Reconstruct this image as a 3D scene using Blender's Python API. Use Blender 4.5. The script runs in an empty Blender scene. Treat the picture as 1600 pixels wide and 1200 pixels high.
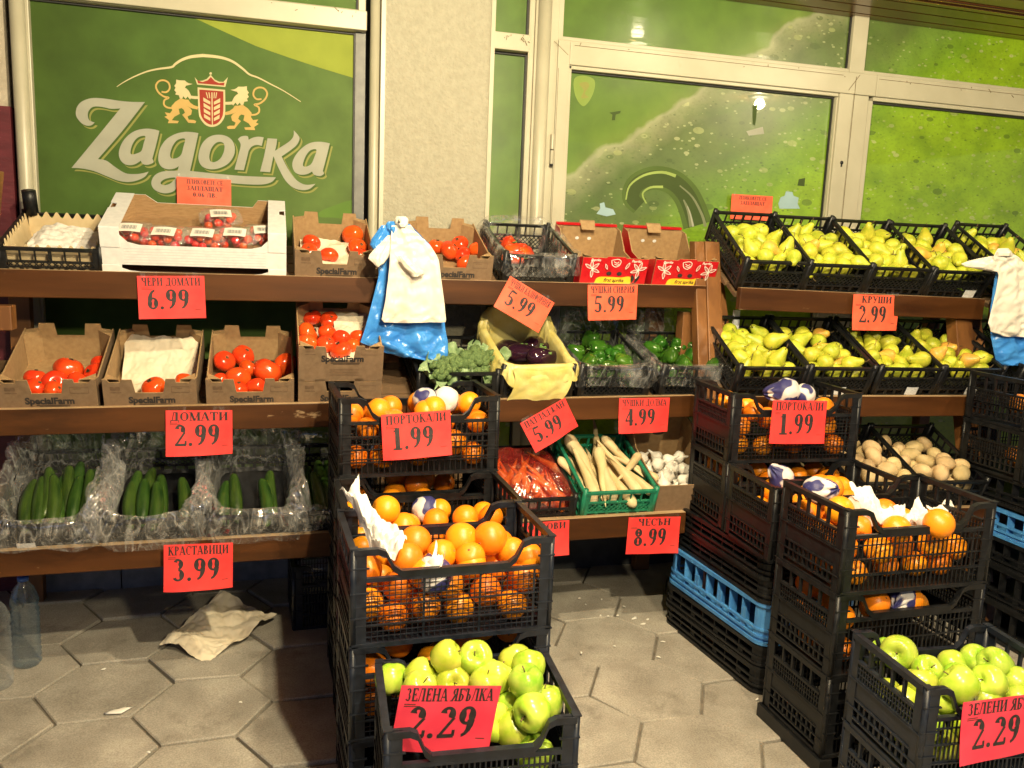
import bpy, bmesh, math, random
from mathutils import Vector, Matrix, Euler, noise
from mathutils.geometry import tessellate_polygon
random.seed(7)
R_ = math.radians
S = bpy.context.scene
COL = S.collection
# ------------------------------------------------------------------ camera
RM = ((0.9618810868246614, -0.27052353175730276, 0.040022413402540105),
      (-0.005892330239387518, -0.1668195484675585, -0.9859698366042594),
      (0.2734045633367487, 0.9481499127324937, -0.1620545825702139))
right, down, fwd = (Vector(r) for r in RM)
CAM = Vector((0, 0, 1.44))
FPX = 1310.0
cd = bpy.data.cameras.new('camera'); cam = bpy.data.objects.new('camera', cd); COL.objects.link(cam)
cam.matrix_world = Matrix(((right.x, -down.x, -fwd.x, CAM.x), (right.y, -down.y, -fwd.y, CAM.y), (right.z, -down.z, -fwd.z, CAM.z), (0, 0, 0, 1)))
cd.sensor_width = 36; cd.lens = 36 * FPX / 1600; cd.clip_start = .05; cd.clip_end = 400
S.camera = cam
# ------------------------------------------------------------------ world: dim bluish night sky
W = bpy.data.worlds.new('World'); S.world = W; W.use_nodes = True
bg = W.node_tree.nodes['Background']; bg.inputs[0].default_value = (.36, .47, .78, 1); bg.inputs[1].default_value = .36
# ------------------------------------------------------------------ exposure
S.view_settings.view_transform = 'Standard'; S.view_settings.look = 'None'
S.view_settings.exposure = .16; S.view_settings.gamma = 1
S.render.engine = 'CYCLES'
S.cycles.max_bounces = 8; S.cycles.transparent_max_bounces = 24
LAMPS = [  # x, y, z, watts : downlights sunk in the canopy soffit, the last an added fill light
    (.56, .42, 2.567, 300), (.70, 1.50, 2.567, 160), (1.94, 2.73, 2.567, 9), (3.38, 1.66, 2.567, 70), (.95, -1.05, 2.567, 300)]
LAMPCOL = (1.0, .845, .54)

# ------------------------------------------------------------------ helpers
def ray(x, y): return right * (x - 800) + down * (y - 600) + fwd * FPX
def atY(x, y, Y): d = ray(x, y); return CAM + d * (Y / d.y)       # a seen point at a known depth from the camera
def atZ(x, y, z): d = ray(x, y); return CAM + d * ((z - CAM.z) / d.z)
def N(p, s=1.0): return noise.noise(Vector(p) * s)

class MB:
    def __init__(s): s.v = []; s.f = []; s.m = []; s.sm = []
    def add(s, vs, fs, mi=0, sm=False):
        o = len(s.v); s.v += [tuple(v) for v in vs]
        for f in fs: s.f.append([i + o for i in f]); s.m.append(mi); s.sm.append(sm)
    def box(s, x0, x1, y0, y1, z0, z1, mi=0):
        s.hexa([(x0, y0, z0), (x1, y0, z0), (x1, y1, z0), (x0, y1, z0), (x0, y0, z1), (x1, y0, z1), (x1, y1, z1), (x0, y1, z1)], mi)
    def hexa(s, p, mi=0):
        s.add(p, [(0, 3, 2, 1), (4, 5, 6, 7), (0, 1, 5, 4), (1, 2, 6, 5), (2, 3, 7, 6), (3, 0, 4, 7)], mi)
    def bar(s, p, q, a, b, up=(0, 0, 1), mi=0):
        p, q = Vector(p), Vector(q); d = (q - p).normalized(); u = Vector(up); r = d.cross(u)
        if r.length < 1e-5: r = d.cross(Vector((0, 1, 0)))
        r.normalize(); u = r.cross(d); r *= a / 2; u *= b / 2
        s.hexa([p - r - u, q - r - u, q + r - u, p + r - u, p - r + u, q - r + u, q + r + u, p + r + u], mi)
    def tube(s, path, rad, n=8, cap=True, mi=0, flat=1.0):
        path = [Vector(p) for p in path]; rings = []
        ref = Vector((0, 0, 1))
        vs = []
        for i, p in enumerate(path):
            d = (path[min(i + 1, len(path) - 1)] - path[max(i - 1, 0)])
            d = d.normalized() if d.length > 1e-9 else Vector((0, 1, 0))
            a = d.cross(ref)
            if a.length < 1e-3: a = d.cross(Vector((0, 1, 0)))
            a.normalize(); b = a.cross(d); r = rad[i] if hasattr(rad, '__len__') else rad
            for k in range(n):
                t = 2 * math.pi * k / n; vs.append(p + a * (r * math.cos(t)) + b * (r * flat * math.sin(t)))
        fs = [(i * n + k, i * n + (k + 1) % n, (i + 1) * n + (k + 1) % n, (i + 1) * n + k) for i in range(len(path) - 1) for k in range(n)]
        if cap: fs += [tuple(range(n))[::-1], tuple((len(path) - 1) * n + k for k in range(n))]
        s.add(vs, fs, mi, True)
    def lathe(s, prof, n=20, fn=None, mi=0):
        vs = []
        for r, z in prof:
            for k in range(n):
                t = 2 * math.pi * k / n; p = Vector((r * math.cos(t), r * math.sin(t), z)); vs.append(fn(p, t) if fn else p)
        m = len(prof)
        fs = [(i * n + k, i * n + (k + 1) % n, (i + 1) * n + (k + 1) % n, (i + 1) * n + k) for i in range(m - 1) for k in range(n)]
        fs += [tuple(range(n))[::-1], tuple((m - 1) * n + k for k in range(n))]
        s.add(vs, fs, mi, True)
    def grid(s, fn, nu, nv, mi=0, sm=True, cu=False):
        vs = [fn(i / nu, j / nv) for j in range(nv + 1) for i in range(nu + (0 if cu else 1))]
        w = nu if cu else nu + 1
        fs = [(j * w + i, j * w + (i + 1) % w, (j + 1) * w + (i + 1) % w, (j + 1) * w + i) for j in range(nv) for i in range(nu)]
        s.add(vs, fs, mi, sm)
    def flat(s, loops, fn, mi=0):
        L = [[Vector((a, b, 0)) for a, b in l] for l in loops]; tr = tessellate_polygon(L)
        s.add([fn(p.x, p.y) for l in L for p in l], [tuple(t) for t in tr], mi)
    def prism(s, loop, t, fn, mi=0):
        n = len(loop); tr = tessellate_polygon([[Vector((a, b, 0)) for a, b in loop]])
        vs = [fn(a, b, 0) for a, b in loop] + [fn(a, b, t) for a, b in loop]
        fs = [tuple(q) for q in tr] + [tuple(i + n for i in q[::-1]) for q in tr]
        fs += [(i, (i + 1) % n, n + (i + 1) % n, n + i) for i in range(n)]
        s.add(vs, fs, mi)
    def xf(s, M): s.v = [tuple(M @ Vector(v)) for v in s.v]; return s
    def build(s, name, mats, parent=None, bevel=0, fix=True):
        me = bpy.data.meshes.new(name); me.from_pydata(s.v, [], s.f)
        mats = mats if isinstance(mats, (list, tuple)) else [mats]
        for m in mats: me.materials.append(m)
        me.polygons.foreach_set('material_index', s.m); me.polygons.foreach_set('use_smooth', s.sm)
        if fix:
            b = bmesh.new(); b.from_mesh(me); bmesh.ops.recalc_face_normals(b, faces=b.faces); b.to_mesh(me); b.free()
        me.update()
        o = bpy.data.objects.new(name, me); COL.objects.link(o)
        if parent: o.parent = parent
        if bevel:
            md = o.modifiers.new('b', 'BEVEL'); md.width = bevel; md.segments = 2; md.limit_method = 'ANGLE'; md.angle_limit = R_(40)
        return o

def tag(o, label, cat, group=None):
    o['label'] = label; o['category'] = cat
    if group: o['group'] = group
    return o
def struct(o, kind='structure'): o['kind'] = kind; return o
def thing(name, label, cat, loc=(0, 0, 0), rot=(0, 0, 0), group=None):
    o = bpy.data.objects.new(name, None); COL.objects.link(o); o.empty_display_size = .05
    o.location = loc; o.rotation_euler = rot; return tag(o, label, cat, group)
def copy_tree(o, parent=None):
    c = o.copy(); COL.objects.link(c); c.parent = parent
    for ch in o.children: copy_tree(ch, c)
    return c
def place(o, M): o.matrix_basis = M; return o
def frame(p, rz=0, tilt=0): return Matrix.Translation(p) @ Matrix.Rotation(rz, 4, 'Z') @ Matrix.Rotation(tilt, 4, 'X')

# ------------------------------------------------------------------ materials
MATS = {}
def mat(name, c1, c2=None, scale=30, rough=.5, bump=0, bscale=None, spec=.5, stretch=(1, 1, 1), detail=4, coat=0, sss=0, rnd=0, metal=0, rrange=0, dist=.002, coords='Object', lo=.35, hi=.65, trans=0):
    m = bpy.data.materials.new(name); m.use_nodes = True; nt = m.node_tree; n = nt.nodes; L = nt.links
    b = n['Principled BSDF']; MATS[name] = m
    b.inputs['Roughness'].default_value = rough; b.inputs['Specular IOR Level'].default_value = spec; b.inputs['Metallic'].default_value = metal
    if coat: b.inputs['Coat Weight'].default_value = coat; b.inputs['Coat Roughness'].default_value = .06
    if sss: b.inputs['Subsurface Weight'].default_value = sss; b.inputs['Subsurface Scale'].default_value = .008
    if trans: b.inputs['Transmission Weight'].default_value = trans
    tc = n.new('ShaderNodeTexCoord'); mp = n.new('ShaderNodeMapping'); mp.inputs['Scale'].default_value = stretch
    L.new(tc.outputs[coords], mp.inputs[0])
    nz = n.new('ShaderNodeTexNoise'); nz.inputs['Scale'].default_value = scale; nz.inputs['Detail'].default_value = detail; L.new(mp.outputs[0], nz.inputs['Vector'])
    rp = n.new('ShaderNodeValToRGB'); rp.color_ramp.elements[0].position = lo; rp.color_ramp.elements[1].position = hi
    rp.color_ramp.elements[0].color = (*c1, 1); rp.color_ramp.elements[1].color = (*(c2 or c1), 1)
    L.new(nz.outputs['Fac'], rp.inputs[0]); out = rp.outputs[0]
    if rnd:
        oi = n.new('ShaderNodeObjectInfo'); hs = n.new('ShaderNodeHueSaturation')
        a = n.new('ShaderNodeMapRange'); a.inputs['To Min'].default_value = .5 - rnd * .12; a.inputs['To Max'].default_value = .5 + rnd * .12
        v = n.new('ShaderNodeMapRange'); v.inputs['To Min'].default_value = 1 - rnd; v.inputs['To Max'].default_value = 1 + rnd
        w = n.new('ShaderNodeMath'); w.operation = 'MULTIPLY'; w.inputs[1].default_value = 7.31; fr = n.new('ShaderNodeMath'); fr.operation = 'FRACT'
        L.new(oi.outputs['Random'], a.inputs['Value']); L.new(oi.outputs['Random'], w.inputs[0]); L.new(w.outputs[0], fr.inputs[0]); L.new(fr.outputs[0], v.inputs['Value'])
        L.new(a.outputs[0], hs.inputs['Hue']); L.new(v.outputs[0], hs.inputs['Value']); L.new(out, hs.inputs['Color']); out = hs.outputs[0]
    L.new(out, b.inputs['Base Color'])
    if rrange:
        r2 = n.new('ShaderNodeMapRange'); r2.inputs['To Min'].default_value = rough - rrange; r2.inputs['To Max'].default_value = rough + rrange
        L.new(nz.outputs['Fac'], r2.inputs['Value']); L.new(r2.outputs[0], b.inputs['Roughness'])
    if bump:
        n2 = n.new('ShaderNodeTexNoise'); n2.inputs['Scale'].default_value = bscale or scale; n2.inputs['Detail'].default_value = 5; L.new(mp.outputs[0], n2.inputs['Vector'])
        bp = n.new('ShaderNodeBump'); bp.inputs['Strength'].default_value = bump; bp.inputs['Distance'].default_value = dist
        L.new(n2.outputs['Fac'], bp.inputs['Height']); L.new(bp.outputs[0], b.inputs['Normal'])
    return m
def film_mat(name, tint=(.95, .95, .95), clear=.82, lo=.045, hi=.42, scale=9, rough=.09, bump=.5):
    m = bpy.data.materials.new(name); m.use_nodes = True; nt = m.node_tree; n = nt.nodes; L = nt.links; n.clear()
    o = n.new('ShaderNodeOutputMaterial'); tr = n.new('ShaderNodeBsdfTransparent'); gl = n.new('ShaderNodeBsdfGlossy'); df = n.new('ShaderNodeBsdfDiffuse')
    tr.inputs[0].default_value = (*[.9 + .1 * t for t in tint], 1); gl.inputs['Roughness'].default_value = rough; df.inputs[0].default_value = (*tint, 1)
    tc = n.new('ShaderNodeTexCoord'); nz = n.new('ShaderNodeTexNoise'); nz.inputs['Scale'].default_value = scale; nz.inputs['Detail'].default_value = 3; nz.inputs['Distortion'].default_value = 1.4
    mp = n.new('ShaderNodeMapping'); mp.inputs['Scale'].default_value = (1, 1, .45); L.new(tc.outputs['Object'], mp.inputs[0]); L.new(mp.outputs[0], nz.inputs['Vector'])
    mr = n.new('ShaderNodeMapRange'); mr.inputs['From Min'].default_value = .50; mr.inputs['From Max'].default_value = .78; mr.inputs['To Min'].default_value = lo; mr.inputs['To Max'].default_value = hi
    L.new(nz.outputs['Fac'], mr.inputs['Value'])
    bp = n.new('ShaderNodeBump'); bp.inputs['Strength'].default_value = bump; bp.inputs['Distance'].default_value = .010; L.new(nz.outputs['Fac'], bp.inputs['Height'])
    L.new(bp.outputs[0], gl.inputs['Normal'])
    m1 = n.new('ShaderNodeMixShader'); m1.inputs[0].default_value = .72; L.new(df.outputs[0], m1.inputs[1]); L.new(gl.outputs[0], m1.inputs[2])
    lw = n.new('ShaderNodeLayerWeight'); lw.inputs[0].default_value = .35
    ad = n.new('ShaderNodeMath'); ad.operation = 'MULTIPLY_ADD'; ad.inputs[1].default_value = 1 - clear; ad.use_clamp = True
    L.new(lw.outputs['Facing'], ad.inputs[0]); L.new(mr.outputs[0], ad.inputs[2])
    mx = n.new('ShaderNodeMixShader'); L.new(ad.outputs[0], mx.inputs[0]); L.new(tr.outputs[0], mx.inputs[1]); L.new(m1.outputs[0], mx.inputs[2])
    L.new(mx.outputs[0], o.inputs[0]); return m

M_wood = mat('varnished_wood', (.038, .0125, .0028), (.080, .028, .0065), 14, .5, .25, 40, stretch=(.12, 1, 1), detail=8, rrange=.1, spec=.22)
M_post = mat('post_wood', (.13, .050, .013), (.23, .098, .028), 14, .5, .25, 40, stretch=(1, 1, .12), detail=8)
M_raw = mat('raw_wood', (.10, .06, .03), (.17, .10, .05), 20, .75, .3, 60, stretch=(.15, 1, 1))
M_wornlit = mat('worn_lit_beam_top', (.30, .19, .09), (.46, .32, .18), 20, .7, .3, 60, stretch=(.2, 1, 1))  # worn raw wood, painted paler still for the lit top edge
M_black = mat('black_plastic', (.0045, .005, .006), (.011, .0115, .013), 40, .40, .12, 150, rrange=.12, spec=.35)
M_navy = mat('dark_navy_plastic', (.006, .008, .013), (.013, .017, .027), 40, .38, .12, 150, rrange=.12, spec=.4)
M_blue = mat('blue_plastic', (.045, .19, .50), (.07, .27, .60), 30, .42, .1, 120)
M_green = mat('green_plastic', (.010, .15, .085), (.016, .20, .11), 40, .38, .1, 120)
M_kraft = mat('kraft_outside', (.155, .098, .054), (.195, .125, .072), 60, .85, .1, 200, detail=6)
M_kraftin = mat('kraft_inside', (.29, .18, .082), (.35, .225, .105), 60, .85, .1, 200)
M_white = mat('white_board', (.62, .62, .63), (.70, .70, .70), 50, .55, .12, 90)
M_whitein = mat('brown_board_inside', (.27, .16, .07), (.34, .21, .10), 40, .85, .15, 90, stretch=(1, 1, 6))
M_redbox = mat('red_printed_board', (.42, .006, .012), (.50, .010, .017), 40, .35, .05, 90)
M_ink = mat('black_ink', (.012, .010, .010), (.03, .025, .025), 90, .6)
M_brownink = mat('brown_ink', (.030, .018, .012), (.055, .034, .02), 90, .8)
M_whiteink = mat('white_ink', (.70, .66, .60), (.78, .74, .68), 90, .6)
M_yelink = mat('yellow_ink', (.75, .48, .02), (.82, .55, .04), 60, .5)
M_tag = mat('red_paper', (.74, .030, .030), (.82, .045, .040), 18, .6, .2, 14, dist=.003)
M_tag2 = mat('pink_red_paper', (.74, .035, .075), (.82, .05, .095), 18, .5, .2, 14, dist=.003)
M_tag3 = mat('orange_red_paper', (.78, .085, .035), (.85, .12, .055), 18, .6, .3, 20, dist=.004)
M_orange = mat('orange_peel', (.80, .225, .005), (.86, .28, .009), 10, .38, .30, 330, rnd=.10, dist=.0008)
M_apple = mat('green_apple_skin', (.27, .44, .022), (.47, .53, .075), 26, .25, .05, 80, rnd=.20, detail=8)
M_pear = mat('pear_skin', (.36, .415, .024), (.56, .54, .050), 34, .42, .08, 140, rnd=.10, detail=6)
M_pearblush = mat('blushed_pear_skin', (.60, .30, .05), (.64, .54, .06), 9, .42, .08, 140, rnd=.10, detail=3)
M_tomato = mat('tomato_skin', (.66, .050, .010), (.76, .095, .014), 12, .16, .02, 30, rnd=.05)
M_cherry = mat('cherry_tomato_skin', (.55, .020, .010), (.65, .05, .014), 30, .15, 0, rnd=.12)
M_stem = mat('stem_brown', (.09, .06, .025), (.14, .09, .03), 90, .8)
M_cuc = mat('cucumber_skin', (.010, .032, .005), (.045, .090, .013), 30, .34, .8, 110, stretch=(1, .22, 1), rnd=.12)
M_pot = mat('potato_skin', (.50, .36, .17), (.60, .45, .24), 40, .7, .3, 120, rnd=.08)
M_gar = mat('garlic_skin', (.72, .68, .60), (.80, .77, .70), 30, .5, .2, 60, rnd=.05)
M_pars = mat('parsnip_skin', (.50, .37, .17), (.70, .58, .34), 18, .6, .5, 60, stretch=(1, .25, 1), rnd=.08)
M_carrot = mat('carrot_skin', (.75, .13, .015), (.82, .19, .03), 25, .45, .3, 60, rnd=.08)
M_egg = mat('eggplant_skin', (.012, .004, .010), (.028, .008, .020), 10, .12, 0, coat=.5)
M_gpep = mat('green_pepper_skin', (.018, .080, .008), (.045, .135, .012), 12, .15, 0, rnd=.15)
M_rpep = mat('red_pepper_skin', (.55, .03, .012), (.60, .10, .015), 8, .15, 0)
M_broc = mat('broccoli_florets', (.065, .12, .035), (.13, .20, .065), 160, .8, .8, 240, dist=.004)
M_brocl = mat('broccoli_leaf', (.15, .24, .10), (.25, .35, .18), 25, .6, .2, 60)
M_tissue = mat('white_tissue', (.66, .62, .58), (.74, .71, .67), 30, .75, .3, 60)
M_tan = mat('tan_paper', (.66, .57, .42), (.73, .65, .50), 14, .8, .3, 40)
M_cream = mat('cream_card', (.56, .43, .24), (.62, .49, .29), 30, .8)
M_bagw = mat('white_bag', (.62, .58, .50), (.70, .67, .60), 12, .38, .25, 34, dist=.004)
M_bagb = mat('blue_bag', (.035, .20, .62), (.06, .28, .72), 12, .22, .5, 30, dist=.006)
M_bagy = mat('yellow_bag', (.60, .50, .14), (.68, .60, .24), 18, .38, .5, 40, dist=.005)
M_clear = film_mat('clear_film', lo=.10, hi=.62, clear=.75); M_clear2 = film_mat('tight_clear_film', clear=.88, lo=.02, hi=.45, scale=12)
M_grey = mat('grey_ink', (.20, .20, .20), (.28, .28, .28), 90, .7)
M_tape = film_mat('clear_tape', clear=.95, lo=.02, hi=.22, scale=40, rough=.18)
def crinkle_glints(m, scale, amt, wid):  # thin paler lines along the creases, painted in as highlights
    nt = m.node_tree; n = nt.nodes; L = nt.links; mr = [x for x in n if x.type == 'MAP_RANGE'][0]; dst = mr.outputs[0].links[0].to_socket; tc = n.new('ShaderNodeTexCoord')
    prev = mr.outputs[0]
    for sc_, a_ in ((scale, amt), (scale * 2.3, amt * .6)):
        f = n.new('ShaderNodeTexNoise'); f.inputs['Scale'].default_value = sc_; f.inputs['Detail'].default_value = 1.5; f.inputs['Distortion'].default_value = 2.2; mp = n.new('ShaderNodeMapping'); mp.inputs['Scale'].default_value = (1, .7, .6); L.new(tc.outputs['Object'], mp.inputs[0]); L.new(mp.outputs[0], f.inputs['Vector'])
        d = n.new('ShaderNodeMath'); d.operation = 'SUBTRACT'; d.inputs[1].default_value = .5; L.new(f.outputs['Fac'], d.inputs[0]); ab = n.new('ShaderNodeMath'); ab.operation = 'ABSOLUTE'; L.new(d.outputs[0], ab.inputs[0])
        r = n.new('ShaderNodeMapRange'); r.inputs['From Min'].default_value = wid; r.inputs['From Max'].default_value = 0; r.inputs['To Min'].default_value = 0; r.inputs['To Max'].default_value = a_; L.new(ab.outputs[0], r.inputs['Value'])
        s_ = n.new('ShaderNodeMath'); s_.operation = 'ADD'; L.new(prev, s_.inputs[0]); L.new(r.outputs[0], s_.inputs[1]); prev = s_.outputs[0]
    L.new(prev, dst)
M_bagclear = film_mat('crinkled_bag_film', lo=.05, hi=.40, clear=.72, rough=.07); crinkle_glints(M_bagclear, 10, .34, .045)
crinkle_glints(M_clear2, 9, .30, .03)
M_pink = film_mat('pink_film', (.90, .07, .06), .72, .30, .62, 34)
M_shell = film_mat('clamshell_plastic', clear=.68, lo=.05, hi=.30, scale=40, rough=.06)
M_bottle = film_mat('bottle_plastic', (.80, .90, .95), .50, .015, .08, 20, .04); M_bottleb = film_mat('blue_bottle_plastic', (.10, .32, .50), .45, .07, .18, 20, .04)
M_sticker = mat('paper_label', (.55, .57, .60), (.66, .68, .70), 120, .6, lo=.45, hi=.55)
M_plaster = mat('rough_plaster', (.32, .302, .23), (.36, .34, .262), 40, .9, .9, 75, detail=8, dist=.008)
M_greyplaster = mat('grey_plaster', (.38, .33, .25), (.48, .42, .33), 18, .9, .8, 60, dist=.006)
M_maroon = mat('maroon_paint', (.085, .010, .016), (.12, .016, .024), 20, .5, .4, 50, stretch=(.4, 1, 2), dist=.004)
M_plinth = mat('plinth_stone', (.16, .165, .17), (.24, .245, .25), 16, .85, .4, 60)
M_darkwall = mat('dark_wall', (.035, .038, .04), (.06, .062, .065), 12, .85, .3, 40)
M_frame = mat('cream_window_frame', (.385, .36, .265), (.43, .405, .305), 6, .38, .04, 30, detail=6)
M_rubber = mat('black_gasket', (.012, .012, .012), (.02, .02, .02), 40, .6)
M_steel = mat('steel', (.35, .34, .32), (.45, .44, .42), 30, .35, metal=1)
M_soffit = mat('soffit_boards', (.17, .085, .032), (.25, .13, .05), 9, .30, .12, 40, stretch=(.1, 1, 1), detail=7, coat=.3)
M_paver = mat('paver_concrete', (.285, .262, .222), (.40, .372, .32), 7, .9, .55, 160, detail=9, rnd=0, dist=.0025, coords='Object')
M_joint = mat('joint_sand', (.11, .098, .080), (.17, .15, .12), 40, .95, .6, 90)
M_road = mat('street_asphalt', (.045, .045, .047), (.065, .064, .063), 60, .95, .5, 90)
M_litter = mat('litter', (.7, .68, .62), (.75, .73, .68), 30, .8)
M_wrap = mat('printed_tissue', (.030, .030, .13), (.62, .58, .56), 17, .5, .4, 50, lo=.50, hi=.54, detail=1, dist=.004)

# dark spots in the paver surface
def paver_nodes():
    nt = M_paver.node_tree; n = nt.nodes; L = nt.links; b = n['Principled BSDF']; src = b.inputs['Base Color'].links[0].from_socket
    tc = n.new('ShaderNodeTexCoord'); f = n.new('ShaderNodeTexNoise'); f.inputs['Scale'].default_value = 220; f.inputs['Detail'].default_value = 2; L.new(tc.outputs['Object'], f.inputs['Vector'])
    g = n.new('ShaderNodeTexNoise'); g.inputs['Scale'].default_value = 1.7; g.inputs['Detail'].default_value = 3; L.new(tc.outputs['Object'], g.inputs['Vector'])
    r = n.new('ShaderNodeMapRange'); r.inputs['From Min'].default_value = .3; r.inputs['From Max'].default_value = .7; r.inputs['To Min'].default_value = .72; r.inputs['To Max'].default_value = 1.15; L.new(f.outputs['Fac'], r.inputs['Value'])
    r2 = n.new('ShaderNodeMapRange'); r2.inputs['From Min'].default_value = .35; r2.inputs['From Max'].default_value = .65; r2.inputs['To Min'].default_value = .80; r2.inputs['To Max'].default_value = 1.1; L.new(g.outputs['Fac'], r2.inputs['Value'])
    mu = n.new('ShaderNodeMath'); mu.operation = 'MULTIPLY'; L.new(r.outputs[0], mu.inputs[0]); L.new(r2.outputs[0], mu.inputs[1])
    mx = n.new('ShaderNodeVectorMath'); mx.operation = 'SCALE'; L.new(src, mx.inputs[0]); L.new(mu.outputs[0], mx.inputs['Scale']); L.new(mx.outputs[0], b.inputs['Base Color'])
paver_nodes()
def worn(m, col, scale, stretch, lo, hi, amt):
    nt = m.node_tree; n = nt.nodes; L = nt.links; b = n['Principled BSDF']; src = b.inputs['Base Color'].links[0].from_socket
    tc = n.new('ShaderNodeTexCoord'); mp = n.new('ShaderNodeMapping'); mp.inputs['Scale'].default_value = stretch; L.new(tc.outputs['Object'], mp.inputs[0])
    f = n.new('ShaderNodeTexNoise'); f.inputs['Scale'].default_value = scale; f.inputs['Detail'].default_value = 9; f.inputs['Roughness'].default_value = .65; L.new(mp.outputs[0], f.inputs['Vector'])
    r = n.new('ShaderNodeMapRange'); r.inputs['From Min'].default_value = lo; r.inputs['From Max'].default_value = hi; r.inputs['To Max'].default_value = amt; L.new(f.outputs['Fac'], r.inputs['Value'])
    mx = n.new('ShaderNodeMix'); mx.data_type = 'RGBA'; L.new(r.outputs[0], mx.inputs[0]); L.new(src, mx.inputs[6]); mx.inputs[7].default_value = (*col, 1); L.new(mx.outputs[2], b.inputs['Base Color'])
worn(M_wood, (.30, .20, .11), 16, (.35, 1, 1), .66, .70, .7); worn(M_wood, (.012, .006, .003), 5, (.25, 1, 1), .55, .7, .7)
worn(M_paver, (.10, .088, .07), 5.5, (1, 1, 1), .58, .72, .55); worn(M_paver, (.07, .06, .05), 30, (1, 1, 1), .70, .74, .6)
worn(M_frame, (.22, .19, .13), 7, (1, 1, .5), .62, .80, .5); worn(M_plaster, (.28, .26, .19), 3, (1, 1, .4), .60, .85, .35)
worn(M_apple, (.62, .50, .16), 13, (1, 1, 1), .60, .75, .45); worn(M_pear, (.30, .24, .06), 70, (1, 1, 1), .63, .70, .5)
worn(M_kraft, (.13, .08, .04), 5, (1, 1, 1), .60, .75, .5)

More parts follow.
